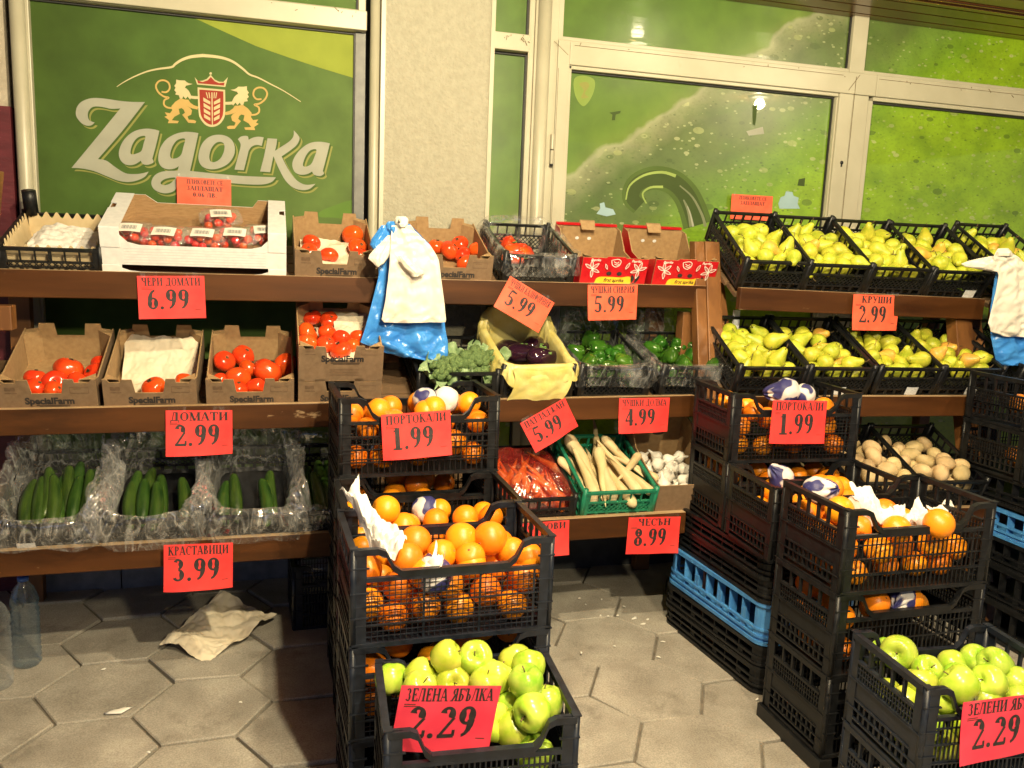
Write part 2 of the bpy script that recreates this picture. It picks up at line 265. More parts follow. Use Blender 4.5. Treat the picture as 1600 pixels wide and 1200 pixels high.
def print_mat(name, kind):
    """the printed green window film; glossy like the pane in front of it"""
    m = bpy.data.materials.new(name); m.use_nodes = True; nt = m.node_tree; n = nt.nodes; L = nt.links; b = n['Principled BSDF']
    b.inputs['Roughness'].default_value = .35
    if kind == 'left': b.inputs['Roughness'].default_value = .65; b.inputs['Specular IOR Level'].default_value = .2
    if kind == 'right': b.inputs['Coat Weight'].default_value = .8; b.inputs['Coat Roughness'].default_value = .015
    tc = n.new('ShaderNodeTexCoord')
    def math_(op, a, c):
        q = n.new('ShaderNodeMath'); q.operation = op
        for i, x in enumerate((a, c)):
            if isinstance(x, (int, float)): q.inputs[i].default_value = x
            else: L.new(x, q.inputs[i])
        return q.outputs[0]
    def nz(scale, detail=4, stretch=None, rot=0):
        q = n.new('ShaderNodeTexNoise'); q.inputs['Scale'].default_value = scale; q.inputs['Detail'].default_value = detail
        mp = n.new('ShaderNodeMapping'); mp.inputs['Scale'].default_value = stretch or (1, 1, 1); mp.inputs['Rotation'].default_value = (0, rot, 0)
        L.new(tc.outputs['Object'], mp.inputs[0]); L.new(mp.outputs[0], q.inputs['Vector']); return q.outputs['Fac']
    def ramp(f, els):
        q = n.new('ShaderNodeValToRGB'); c = q.color_ramp
        while len(c.elements) < len(els): c.elements.new(.5)
        for e, (p, col) in zip(c.elements, els): e.position = p; e.color = (*col, 1)
        L.new(f, q.inputs[0]); return q.outputs[0]
    sp = n.new('ShaderNodeSeparateXYZ'); L.new(tc.outputs['Object'], sp.inputs[0]); X, Z = sp.outputs[0], sp.outputs[2]
    if kind == 'left':
        f = math_('ADD', math_('MULTIPLY', math_('ADD', X, .85), .42), math_('MULTIPLY', math_('SUBTRACT', 1.9, Z), .12)); f = math_('ADD', f, math_('MULTIPLY', nz(2.5), .30))
        col = ramp(f, [(.12, (.042, .078, .012)), (.40, (.062, .122, .021)), (.62, (.088, .145, .034)), (.85, (.12, .175, .055))])
    else:
        a = atY(884, 236, 3.62); c = atY(1110, 128, 3.62); d = (c - a); d.normalize(); nx, nzv = d.z, -d.x   # normal pointing to the lower right
        f = math_('ADD', math_('MULTIPLY', math_('SUBTRACT', X, a.x), nx), math_('MULTIPLY', math_('SUBTRACT', Z, a.z), nzv))
        f = math_('ADD', f, math_('MULTIPLY', math_('SUBTRACT', nz(7, 3), .5), .11))
        f = math_('ADD', f, math_('MULTIPLY', math_('SUBTRACT', nz(3, 3), .5), .14))
        f = math_('ADD', f, math_('MULTIPLY', math_('SUBTRACT', X, 1.95), .16))
        f2 = math_('MULTIPLY', math_('ADD', f, .35), .92)
        col = ramp(f2, [(0, (.070, .135, .018)), (.25, (.092, .165, .018)), (.308, (.115, .18, .025)), (.326, (.25, .27, .15)), (.37, (.18, .20, .095)), (.46, (.080, .118, .030)), (.64, (.095, .145, .030)), (.76, (.13, .23, .028)), (.88, (.155, .29, .012)), (1.0, (.21, .35, .012))])
        # condensation drops printed on the bottle
        def drops(scale, th, stretch, rot):
            mp = n.new('ShaderNodeMapping'); mp.inputs['Scale'].default_value = stretch; mp.inputs['Rotation'].default_value = (0, rot, 0); L.new(tc.outputs['Object'], mp.inputs[0])
            v = n.new('ShaderNodeTexVoronoi'); v.inputs['Scale'].default_value = scale; L.new(mp.outputs[0], v.inputs['Vector'])
            sc = n.new('ShaderNodeSeparateColor'); L.new(v.outputs['Color'], sc.inputs[0])
            return math_('LESS_THAN', v.outputs['Distance'], math_('MULTIPLY', math_('MAXIMUM', math_('SUBTRACT', sc.outputs[0], .45), 0), th))
        onb = math_('GREATER_THAN', f2, .335)
        for scale, th, off, cc in ((9, .50, 0, (.30, .34, .13)), (8, .46, .1, (.045, .075, .012)), (13, .48, .05, (.40, .42, .22)), (30, .55, .1, (.36, .40, .20)), (34, .5, .0, (.04, .07, .012))):
            g = math_('MULTIPLY', drops(scale, th, (1, 1, 1.9), .40 + off), onb)
            mx = n.new('ShaderNodeMix'); mx.data_type = 'RGBA'; L.new(math_('MULTIPLY', g, .55), mx.inputs[0]); L.new(col, mx.inputs[6]); mx.inputs[7].default_value = (*cc, 1); col = mx.outputs[2]
    if kind == 'right':
        for sc_, am, cc in ((55, .30, (.05, .09, .014)), (4, .45, (.075, .165, .012))):
            g = n.new('ShaderNodeMapRange'); g.inputs['From Min'].default_value = .50; g.inputs['From Max'].default_value = .72; g.inputs['To Max'].default_value = am; L.new(nz(sc_, 5, (1, 1, 1.6), .4), g.inputs['Value'])
            mx = n.new('ShaderNodeMix'); mx.data_type = 'RGBA'; L.new(math_('MULTIPLY', g.outputs[0], onb), mx.inputs[0]); L.new(col, mx.inputs[6]); mx.inputs[7].default_value = (*cc, 1); col = mx.outputs[2]
    # dirt and worn spots
    dn = nz(9, 8); r = n.new('ShaderNodeMapRange'); r.inputs['From Min'].default_value = .3; r.inputs['From Max'].default_value = .7; r.inputs['To Min'].default_value = .82; r.inputs['To Max'].default_value = 1.12; L.new(dn, r.inputs['Value'])
    vm = n.new('ShaderNodeVectorMath'); vm.operation = 'SCALE'; L.new(col, vm.inputs[0]); L.new(r.outputs[0], vm.inputs['Scale']); L.new(vm.outputs[0], b.inputs['Base Color'])
    return m
M_printL = print_mat('green_film_left', 'left'); M_printR = print_mat('green_film_bottle', 'right')
def film_ink(name, c): 
    m = mat(name, c, tuple(min(1, x * 1.12) for x in c), 12, .65, spec=.2); return m
I_white = film_ink('film_cream_white', (.29, .295, .24)); I_gold = film_ink('film_gold', (.21, .215, .06)); I_dkgreen = film_ink('film_dark_green', (.045, .085, .014))
I_yel = film_ink('film_yellow_green', (.21, .255, .03)); I_red = film_ink('film_red', (.26, .028, .016)); I_lion = film_ink('film_tan', (.44, .30, .10)); I_crest = film_ink('film_pale_tan', (.48, .42, .24))
I_hook = film_ink('film_hook', (.042, .066, .018)); I_hook2 = film_ink('film_hook_light', (.24, .32, .09)); I_sky = film_ink('film_pale_blue', (.26, .38, .42)); I_mid = film_ink('film_mid_green', (.085, .165, .025))

# ================================================================== SETTING
# ---- ground: one sheet to the horizon, hexagonal pavers laid on it
g = MB(); g.add([(-120, -200, -.012), (120, -200, -.012), (120, 60, -.012), (-120, 60, -.012)], [(0, 1, 2, 3)]); struct(g.build('ground', M_joint))
def pavers(name, cx, cy, r, xr, yr, seed, skip=None):
    rnd = random.Random(seed); m = MB(); a, b = 1.5 * r, math.sqrt(3) * r
    for i in range(-24, 25):
        for j in range(-24, 25):
            x = cx + i * a; y = cy + j * b + (b / 2 if i % 2 else 0)
            if not (xr[0] < x < xr[1] and yr[0] < y < yr[1]): continue
            g_ = .0035 + rnd.random() * .002; h = rnd.uniform(-.003, .002); tx, ty = rnd.uniform(-.006, .006), rnd.uniform(-.006, .006)
            ring = []
            for rr, zz in ((r - g_, -.02), (r - g_, -.004), (r - g_ - .004, 0)):
                ring.append([(x + rr * math.cos(k * math.pi / 3), y + rr * math.sin(k * math.pi / 3), zz + h + tx * math.cos(k * math.pi / 3) + ty * math.sin(k * math.pi / 3)) for k in range(6)])
            vs = sum(ring, []); fs = [(q * 6 + k, q * 6 + (k + 1) % 6, q * 6 + 6 + (k + 1) % 6, q * 6 + 6 + k) for q in (0, 1) for k in range(6)] + [tuple(range(12, 18))]
            m.add(vs, fs)
    return struct(m.build(name, M_paver))
pavers('pavement', -.215, 2.54, .205, (-3.2, .34), (-1.4, 3.75), 3)
pavers('pavement', 1.197, 2.366, .207, (.50, 6.2), (-1.4, 3.75), 4)

# ---- shop front
shop = thing('shop_building', 'shop front with green printed windows, cream frames and a rough plaster pillar', 'building', (0, 3.6, 0))
def sp(mb, name, m, parent=None, bevel=0):
    mb.xf(Matrix.Translation((0, -3.6, 0))) if (parent or shop) is not None else None
    return mb.build(name, m, parent or shop, bevel)
w = MB(); w.box(-5, -.935, 3.60, 3.9, 1.868, 3.3); sp(w, 'plaster_wall', M_greyplaster)
w = MB(); w.box(-5, -.925, 3.585, 3.9, -.01, 1.872); sp(w, 'painted_wall', M_maroon)
w = MB(); w.box(-.92, 7, 3.67, 3.9, -.01, 3.3); sp(w, 'back_wall', M_darkwall)
w = MB()
x = -.92
while x < 1.0:
    x2 = x + random.uniform(.28, .4); w.box(x + .002, x2 - .002, 3.535 + random.uniform(0, .004), 3.7, -.01, .105); x = x2
sp(w, 'plinth', M_plinth, bevel=.003)
w = MB(); w.box(1.0, 7, 3.42, 3.7, -.01, .20); sp(w, 'step', M_darkwall, bevel=.004)
w = MB(); w.box(.432, .876, 3.53, 3.75, -.01, 3.2); pil = sp(w, 'pillar', M_plaster, bevel=.006)
w = MB(); w.box(.419, .436, 3.522, 3.56, -.01, 3.2); w.box(.866, .8835, 3.522, 3.56, -.01, 3.2); sp(w, 'edge_strip', M_frame, pil)
# round downpipes beside the frames
for xx, yy, r in ((-.885, 3.585, .026), (.400, 3.565, .021)):
    w = MB(); w.tube([(xx, yy, -.01), (xx, yy, 1.4), (xx, yy, 3.2)], r, 16); sp(w, 'round_post', M_frame)

def window(name, x0, x1, z0, z1, pmat, frames, yf=3.6, yg=3.622):
    """pane x0..x1, z0..z1 with frame bars [(x0,x1,z0,z1,y,material?)]"""
    e = bpy.data.objects.new(name, None); COL.objects.link(e); e.parent = shop
    q = MB(); q.box(x0, x1, yg, yg + .006, z0, z1); q.xf(Matrix.Translation((0, -3.6, 0))); pn = q.build('pane', pmat, e)
    f = MB(); gk = MB()
    for b in frames: f.box(*b)
    f.xf(Matrix.Translation((0, -3.6, 0))); f.build('frame', M_frame, e, .003)
    t = .007
    gk.box(x0, x1, yg - .014, yg - .002, z1 - t, z1); gk.box(x1 - t, x1, yg - .013, yg - .003, z0, z1 - t); gk.box(x0, x0 + .004, yg - .013, yg - .003, z0, z1 - t)
    gk.xf(Matrix.Translation((0, -3.6, 0))); gk.build('gasket', M_rubber, e)
    return e
TOP = 2.70
ZT = 2.27      # transom underside, left
wl = window('window', -.858, .326, .35, 2.262, M_printL, [(-.882, -.85, 3.592, 3.66, .11, TOP), (-.85, .326, 3.575, 3.66, 2.262, 2.312), (-.85, .326, 3.59, 3.66, .11, .35)])
q = MB(); q.box(.326, .3655, 3.604, 3.66, .30, 2.262); q.xf(Matrix.Translation((0, -3.6, 0))); q.build('reveal', mat('grey_profile', (.10, .10, .095), (.14, .14, .13), 20, .5), wl)
q = MB(); q.box(-.8495, .366, 3.560, 3.6, 2.264, 2.338); q.xf(Matrix.Translation((0, -3.6, 0))); q.build('transom', M_frame, wl, .003)
window('window', -.85, .335, 2.35, TOP, M_printL, [(.335, .365, 3.60, 3.66, 2.342, TOP), (-.85, .335, 3.60, 3.66, 2.313, 2.35)])
# narrow side light between pillar and door
ws = window('window', .88, 1.048, .30, 2.248, M_printR, [(.878, 1.04, 3.60, 3.66, .21, .30)])
q = MB(); q.box(.8845, 1.0425, 3.562, 3.61, 2.250, 2.318); q.xf(Matrix.Translation((0, -3.6, 0))); q.build('transom', M_frame, ws, .003)
window('window', .88, 1.048, 2.325, TOP, M_printR, [(1.048, 1.056, 3.61, 3.66, 2.2, TOP)])
q = MB(); q.box(1.048, 1.20, 3.592, 3.66, -.01, TOP); q.xf(Matrix.Translation((0, -3.6, 0))); q.build('door_post', M_frame, shop, .003)
q = MB(); q.tube([(1.115, 3.592, -.01), (1.115, 3.592, 1.5), (1.115, 3.592, TOP)], .030, 20); q.xf(Matrix.Translation((0, -3.6, 0))); q.build('round_post', M_frame, shop)
# door
door = window('door', 1.244, 2.583, .40, 2.203, M_printR, [(1.178, 1.232, 3.578, 3.64, .2, 2.318), (1.232, 1.246, 3.588, 3.64, .38, 2.22), (2.592, 2.668, 3.578, 3.64, .2, 2.2185), (1.232, 2.592, 3.588, 3.64, 2.2035, 2.2195), (1.2325, 2.79, 3.579, 3.64, 2.220, 2.318), (2.5825, 2.5915, 3.596, 3.66, .38, 2.2030)])
q = MB(); q.box(2.5835, 2.5915, 3.589, 3.6, .4, 2.2); q.xf(Matrix.Translation((0, -3.6, 0))); q.build('bead', M_frame, door)
q = MB(); q.box(1.163, 1.172, 3.574, 3.592, 1.80, 1.925); q.tube([(1.1675, 3.572, 1.80), (1.1675, 3.572, 1.86), (1.1675, 3.572, 1.925)], .007, 8); q.xf(Matrix.Translation((0, -3.6, 0))); q.build('hinge', M_frame, door, .001)
q = MB(); q.tube([(1.1675, 3.5715, 1.792), (1.1675, 3.5715, 1.800)], .008, 8); q.tube([(1.1675, 3.5715, 1.857), (1.1675, 3.5715, 1.862)], .0078, 8); q.xf(Matrix.Translation((0, -3.6, 0))); q.build('hinge_ring', M_rubber, door)
kp = atY(1315, 256, 3.577)
q = MB(); q.tube([kp + Vector((0, -.001, .006)), kp + Vector((0, .004, .006))], .009, 10); q.box(kp.x - .004, kp.x + .004, kp.y - .001, kp.y + .003, kp.z - .014, kp.z + .004); q.xf(Matrix.Translation((0, -3.6, 0))); q.build('keyhole', M_rubber, door)
window('window', 1.20, 2.640, 2.336, TOP, M_printR, [(1.178, 1.20, 3.59, 3.66, 2.3195, TOP), (1.20, 2.64, 3.594, 3.66, 2.3185, 2.336), (2.640, 2.722, 3.59, 3.66, 2.3195, TOP)])
window('window', 2.79, 6.5, .40, 2.199, M_printR, [(2.672, 2.758, 3.582, 3.64, .2, 2.2185), (2.758, 2.789, 3.590, 3.64, .2, 2.2005), (2.789, 6.5, 3.590, 3.64, 2.201, 2.2195), (2.7915, 6.5, 3.579, 3.64, 2.2200, 2.318)])
window('window', 2.722, 6.5, 2.336, TOP, M_printR, [(2.7225, 6.5, 3.594, 3.66, 2.3185, 2.336)])
# seams and scuffs on the frames
q = MB()
for a, b_ in (((866, 64), (888, 86)), ((1344, 117), (1326, 141))): q.bar(atY(*a, 3.5775), atY(*b_, 3.5775), .0016, .0016)
for x0, z0, x1, z1 in ((1.25, 2.30, 2.6, 2.30), (2.80, 2.30, 4.2, 2.30), (1.182, 1.0, 1.182, 2.2), (2.672, 1.0, 2.672, 2.3), (1.07, 1.2, 1.07, 2.6)): q.bar((x0, 3.5778, z0), (x1, 3.5778, z1), .0016, .0016)
rs = random.Random(5)
for k in range(46):
    xx = rs.choice([rs.uniform(1.2, 3.6), rs.uniform(-.8, .35), rs.uniform(.89, 1.04)]); yy = 3.5778 if xx > 1.1 else 3.5585
    z = (2.30 if xx > 1.1 else 2.325 if xx < .4 else 2.30) + rs.uniform(-.012, .014); l = rs.uniform(.004, .022)
    q.bar((xx, yy, z), (xx + rs.uniform(-.6, 1) * l, yy, z - rs.uniform(-.2, 1) * l), .002, .002)
q.xf(Matrix.Translation((0, -3.6, 0))); q.build('scuff_marks', M_stem, shop)

# ---- print on the left window : flat film shapes in front of the pane
YP = 3.6215
def film(name, loops, ink, layer, parent=wl, px=True):
    q = MB(); q.flat([[(p[0], p[1]) for p in l] for l in loops], lambda a, b: atY(a, b, YP - .0004 * layer)); q.xf(Matrix.Translation((0, -3.6, 0))); return q.build(name, ink, parent)
def cr(pts, n=5, closed=True):          # smooth loop through points
    out = []; m = len(pts)
    for i in range(m if closed else m - 1):
        p = [pts[(i + k) % m] if closed else pts[max(0, min(m - 1, i + k))] for k in (-1, 0, 1, 2)]
        for j in range(n):
            t = j / n; out.append(tuple(.5 * (2 * p[1][c] + (p[2][c] - p[0][c]) * t + (2 * p[0][c] - 5 * p[1][c] + 4 * p[2][c] - p[3][c]) * t * t + (3 * p[1][c] - p[0][c] - 3 * p[2][c] + p[3][c]) * t ** 3) for c in (0, 1)))
    return out + ([] if closed else [pts[-1]])
def seg(*parts):                        # parts joined by sharp corners; each smoothed on its own
    out = []
    for p in parts: out += cr(p, 5, False)
    res = [out[0]]
    for p in out[1:]:
        if abs(p[0] - res[-1][0]) + abs(p[1] - res[-1][1]) > .5: res.append(p)
    return res
def stroke(path, w0, w1=None):
    w1 = w0 if w1 is None else w1; L, Rr = [], []
    for i, p in enumerate(path):
        a, b = path[max(i - 1, 0)], path[min(i + 1, len(path) - 1)]; dx, dy = b[0] - a[0], b[1] - a[1]; d = math.hypot(dx, dy) or 1
        t = i / (len(path) - 1); w = (w0 + (w1 - w0) * t) / 2; L.append((p[0] - dy / d * w, p[1] + dx / d * w)); Rr.append((p[0] + dy / d * w, p[1] - dx / d * w))
    return L + Rr[::-1]
A_ = lambda l: [(100 + x / 5, 70 + y / 5) for x, y in l]
B_ = lambda l: [(300 + x / 5, 70 + y / 5) for x, y in l]
letters = [
 [A_(seg([(632, 447), (450, 680), (265, 893)], [(265, 893), (330, 905), (400, 955), (480, 1003), (560, 1010), (620, 1002), (662, 990)], [(662, 990), (630, 1032), (570, 1060), (500, 1072), (420, 1060), (330, 1025), (230, 985), (130, 965), (58, 962)], [(58, 962), (250, 730), (440, 497)], [(440, 497), (370, 500), (300, 486), (240, 482), (205, 500), (186, 540), (197, 588), (240, 607)], [(240, 607), (215, 628), (180, 632), (140, 615), (105, 575), (92, 540), (100, 490), (130, 450), (180, 425), (240, 415), (330, 422), (430, 437), (530, 446), (632, 447)]))],
 [A_(seg([(745, 672), (720, 780), (690, 890)], [(690, 890), (700, 912), (690, 925), (650, 938), (615, 930), (600, 905)], [(600, 905), (550, 935), (490, 938), (450, 912), (430, 870), (432, 820), (460, 755), (510, 700), (570, 667), (640, 655), (700, 660), (745, 672)])), A_(cr([(635, 715), (590, 718), (555, 745), (530, 790), (519, 840), (530, 856), (565, 850), (605, 828), (622, 770)]))],
 [A_(seg([(1050, 690), (1020, 830), (985, 985)], [(985, 985), (1200, 1008), (1400, 1025), (1655, 1035)], [(1655, 1035), (1625, 1070), (1560, 1090), (1450, 1091), (1300, 1080), (1100, 1060), (960, 1042), (880, 1038)], [(880, 1038), (885, 1090), (862, 1140), (800, 1160), (740, 1150), (698, 1122), (682, 1078), (700, 1030), (740, 1000), (800, 986), (888, 984)], [(888, 984), (897, 948)], [(897, 948), (860, 968), (810, 972), (765, 955), (740, 915), (738, 860), (755, 800), (800, 738), (870, 697), (940, 681), (1000, 682), (1050, 690)])), A_(cr([(945, 735), (890, 742), (852, 785), (830, 848), (838, 886), (880, 885), (915, 858), (932, 800)])), A_(cr([(868, 1037), (800, 1045), (762, 1066), (756, 1086), (785, 1097), (825, 1086), (852, 1064)]))],
 [B_(cr([(190, 703), (260, 710), (312, 745), (335, 805), (325, 870), (280, 930), (210, 965), (140, 972), (80, 950), (52, 900), (55, 835), (82, 768), (130, 722)])), B_(cr([(230, 760), (190, 765), (152, 808), (135, 870), (145, 910), (180, 915), (222, 888), (250, 830), (252, 780)]))],
 [B_(seg([(358, 738), (380, 718), (410, 711), (436, 716), (442, 742)], [(442, 742), (480, 724), (520, 718), (560, 723)], [(560, 723), (553, 755), (545, 790)], [(545, 790), (505, 782), (465, 797), (442, 830)], [(442, 830), (424, 905), (405, 980)], [(405, 980), (332, 975)], [(332, 975), (360, 870), (380, 790), (372, 758), (358, 738)]))],
 [B_(seg([(590, 730), (665, 735)], [(665, 735), (660, 780), (648, 828)], [(648, 828), (700, 795), (760, 755), (792, 715), (795, 668)], [(795, 668), (828, 705), (840, 735), (820, 780), (775, 820), (700, 872)], [(700, 872), (745, 960), (800, 1040), (850, 1080), (900, 1094), (965, 1086)], [(965, 1086), (920, 1125), (860, 1135), (790, 1115), (730, 1060), (680, 970), (636, 870)], [(636, 870), (610, 995)], [(610, 995), (532, 990)], [(532, 990), (565, 860), (590, 730)]))],
 [B_(seg([(1077, 770), (1050, 880), (1022, 985)], [(1022, 985), (1030, 1008), (1000, 1025), (955, 1015), (938, 990)], [(938, 990), (900, 1010), (850, 1015), (808, 998), (786, 958), (788, 908), (820, 848), (880, 790), (940, 762), (1010, 758), (1077, 770)])), B_(cr([(972, 820), (930, 822), (895, 858), (872, 910), (868, 944), (890, 952), (930, 932), (955, 880)]))],
]
off = lambda ls, dx, dy: [[(x + dx, y + dy) for x, y in l] for l in ls]
film('pale_corner', [[(290, 22), (330, 26), (420, 36.2), (553.2, 50.5), (553.2, 122), (500, 106), (450, 89.5), (400, 72), (340, 45)]], I_yel, 1)
film('bottle_corner', [cr([(500, 331), (520, 322), (553, 313.5), (553, 341), (520, 340), (500, 339)])], I_mid, 1)
for i, l in enumerate(letters):
    film('letter_gold_edge', off(l, 4.6, 5.0), I_gold, 2 + .03 * i)
    film('letter_dark_edge', off(l, 2.3, 2.6), I_dkgreen, 3 + .03 * i)
    film('letter', l, I_white, 4 + .03 * i)
arc = A_([(412, 328), (470, 290), (550, 248), (650, 208), (740, 188), (840, 174)]) + A_([(870, 150), (920, 118), (990, 94), (1080, 84)]) + B_([(100, 85), (180, 92), (260, 108), (330, 138), (400, 190), (450, 232), (520, 258), (620, 310), (720, 362), (850, 445)])
ap = cr(arc, 4, False); film('arc_line', [[p for p in stroke(ap[:len(ap) // 2], 1.0, 5.2)]], I_crest, 2.5); film('arc_line', [stroke(ap[len(ap) // 2 - 1:], 5.2, 1.0)], I_crest, 2.52)
C_ = lambda l: [(220 + x / 7.273, 90 + y / 7.273) for x, y in l]
film('shield_rim', [C_(seg([(645, 338), (958, 366)], [(958, 366), (960, 600), (945, 690), (890, 760), (812, 788), (735, 765), (675, 690), (655, 600), (645, 338)]))], I_crest, 3.6)
film('shield', [C_(seg([(665, 362), (938, 384)], [(938, 384), (938, 600), (922, 680), (875, 742), (812, 764), (748, 742), (695, 680), (674, 590), (665, 362)]))], I_red, 4.2)
gl = [C_([(801, 395), (815, 396), (819, 768), (808, 768)])]
for k in range(4): 
    y = 452 + 62 * k; gl.append(C_([(710 + k * 2, y), (790, y + 48), (790, y + 82), (712 + k * 3, y + 44)])); gl.append(C_([(830, y + 50), (902 - k * 2, y + 10), (902 - k * 3, y + 54), (830, y + 84)]))
for k in (-62, -32, 30, 56): gl.append(C_([(800 + k, 395), (812 + k, 396), (814 + k * .75, 462), (804 + k * .75, 462)]))
for i, l in enumerate(gl): film('wheat_ear', [l], I_crest, 4.6 + .02 * i)
film('crown_rim', [C_([(612, 222), (650, 268), (700, 262), (750, 242), (794, 196), (840, 250), (890, 274), (940, 276), (990, 222), (960, 334), (640, 306)])], I_crest, 3.6)
film('crown', [C_([(640, 258), (700, 278), (760, 258), (796, 220), (840, 268), (890, 290), (952, 284), (946, 318), (650, 292)])], I_red, 4.2)
film('crown_ball', [C_([(794 + 15 * math.cos(t), 180 + 15 * math.sin(t)) for t in [k * .7 for k in range(9)]])], I_crest, 3.6)
lion = {'lion_mane': (I_crest, [(402, 250), (440, 258), (500, 260), (520, 278), (545, 292), (590, 299), (545, 312), (515, 318), (500, 342), (520, 352), (545, 378), (562, 410), (576, 445), (560, 478), (532, 442), (510, 470), (482, 438), (470, 468), (446, 470), (432, 428), (392, 420), (402, 392), (380, 370), (396, 342), (380, 322), (402, 292)]),
        'lion_body': (I_lion, [(452, 462), (500, 476), (540, 478), (560, 510), (600, 540), (655, 558), (645, 590), (580, 576), (525, 552), (560, 572), (582, 602), (572, 648), (530, 670), (545, 705), (600, 708), (630, 722), (620, 746), (540, 740), (505, 692), (470, 650), (502, 626), (488, 592), (466, 574), (430, 582), (442, 640), (382, 672), (352, 712), (432, 720), (420, 746), (308, 745), (320, 710), (268, 672), (300, 660), (272, 622), (332, 632), (356, 600), (348, 552), (392, 502)]),
        'lion_arm': (I_crest, [(556, 430), (600, 436), (652, 440), (652, 470), (612, 470), (566, 464)]),
        'lion_tail': (I_lion, stroke(cr([(236, 388), (290, 392), (328, 350), (316, 288), (262, 258), (204, 270), (172, 322), (196, 388), (258, 440), (318, 456), (270, 482), (264, 534), (300, 566), (352, 574)], 4, False), 20))}
for nm, (ink, l) in lion.items():
    film(nm, [C_(l)], ink, 3.7 + .05 * len(nm)); film(nm, [C_([(1608 - x, y + (x - 805) * -.0 + 66 + (600 - x) * .045) for x, y in l])], ink, 3.72 + .05 * len(nm))
# printed bottle details on the door pane
def filmR(name, l, ink, layer, par): return film(name, [l], ink, layer, par)
hk = cr([(1000, 322), (988, 308), (996, 288), (1022, 278), (1050, 284), (1070, 302), (1082, 326), (1090, 352)], 5, False)
I_hk1 = film_ink('film_hook_mid', (.065, .105, .025)); I_hk3 = film_ink('film_hook_grey', (.15, .17, .10))
filmR('hook_print', stroke(hk, 30, 46), I_hk1, 1, door); filmR('hook_print', stroke(hk, 20, 30), I_hook, 1.3, door)
filmR('hook_print', stroke(cr([(978, 312), (984, 290), (1006, 274), (1034, 269), (1056, 275)], 4, False), 2, 5), I_hook2, 2, door)
filmR('hook_print', stroke(cr([(1010, 318), (1004, 303), (1016, 293), (1036, 292)], 4, False), 2, 4), I_hook2, 2.02, door)
filmR('hook_print', stroke(cr([(1062, 290), (1082, 308), (1097, 336), (1102, 354)], 4, False), 2, 5), I_hk3, 2.04, door)
filmR('hook_print', stroke(cr([(1068, 312), (1076, 330), (1081, 354)], 4, False), 2, 8), I_hk3, 2.06, door)
filmR('hook_print', stroke(cr([(1074, 322), (1079, 336), (1083, 354)], 4, False), 1, 3), I_white, 2.3, door)
filmR('pale_blot', [(1216, 318), (1220, 308), (1226, 306), (1228, 299), (1238, 300), (1240, 306), (1248, 309), (1246, 318), (1250, 326), (1218, 326)], I_sky, 1, door)
filmR('badge_print', cr([(897, 124), (912, 118), (929, 126), (926, 148), (912, 166), (899, 150)]), mat('film_badge', (.16, .24, .035), (.18, .26, .05), 12, .35, coat=.8), 1, door)
filmR('badge_print', cr([(905, 131), (916, 128), (921, 134), (914, 146), (920, 152), (908, 153), (912, 141)]), I_gold, 2, door)
filmR('paper_scrap', [(1166, 205), (1192, 198), (1194, 209), (1170, 212)], I_white, 1, door)
for l in ([(952, 176), (970, 173), (969, 177), (962, 179), (961, 188), (956, 188), (957, 179)], [(1248, 280), (1258, 278), (1257, 291), (1246, 290)], [(1176, 165), (1184, 163), (1180, 196), (1176, 194)]): filmR('worn_mark', l, I_hook, 1.1, door)
filmR('blue_blot', [(932, 334), (938, 326), (937, 318), (944, 316), (946, 324), (958, 327), (962, 335), (948, 338)], I_sky, 1, door)

# ---- canopy with sunk downlights and one added fill light
cn = MB(); zc = 2.575
yy = 3.66; k = 0
while yy > -1.4:
    cn.box(-5, 7, yy - .098, yy, zc, zc + .02); cn.box(-5, 7, yy - .11, yy - .098, zc + .006, zc + .02); yy -= .11
cn.box(-5, 7, -1.5, 3.9, zc + .021, zc + .30)
sp(cn, 'canopy', M_soffit)
cn = MB()
for y_ in (3.28, 3.24, 2.80, 2.36): cn.tube([(-5, y_, zc - .002), (1, y_, zc - .002), (7, y_, zc - .002)], .006, 8)  # added copper beads stand in for bright reflected lines on the soffit
sp(cn, 'highlight_bead', mat('copper_highlight', (.85, .42, .16), (.9, .5, .2), 30, .25, metal=1))
M_glow = bpy.data.materials.new('lamp_glow'); M_glow.use_nodes = True; bb = M_glow.node_tree.nodes['Principled BSDF']; bb.inputs['Emission Color'].default_value = (*LAMPCOL, 1); bb.inputs['Emission Strength'].default_value = 25
for i, (x, y, z, wts) in enumerate(LAMPS):
    t = thing('downlight', ['round downlight sunk in the canopy above the cucumber crates', 'round downlight in the canopy over the left crate tower', 'round downlight in the canopy nearest the door glass', 'round downlight in the canopy over the right crate towers', 'round added fill light at the outer edge of the canopy, nearest the street'][i], 'lamp', (x, y, z))
    q = MB(); q.lathe([(.060, .007), (.075, .006), (.078, -.003), (.062, -.004), (.058, .004)], 24); q.build('ring', M_steel, t)
    q = MB(); q.lathe([(.0, .004), (.056, .004), (.056, .0055), (0, .0055)], 20); q.build('diffuser', M_glow, t)
    ld = bpy.data.lights.new('lamp', 'POINT'); ld.energy = wts; ld.color = LAMPCOL; ld.shadow_soft_size = .035 if i < 4 else .10
    lo = bpy.data.objects.new('bulb', ld); COL.objects.link(lo); lo.parent = t; lo.location = (0, 0, -.045)

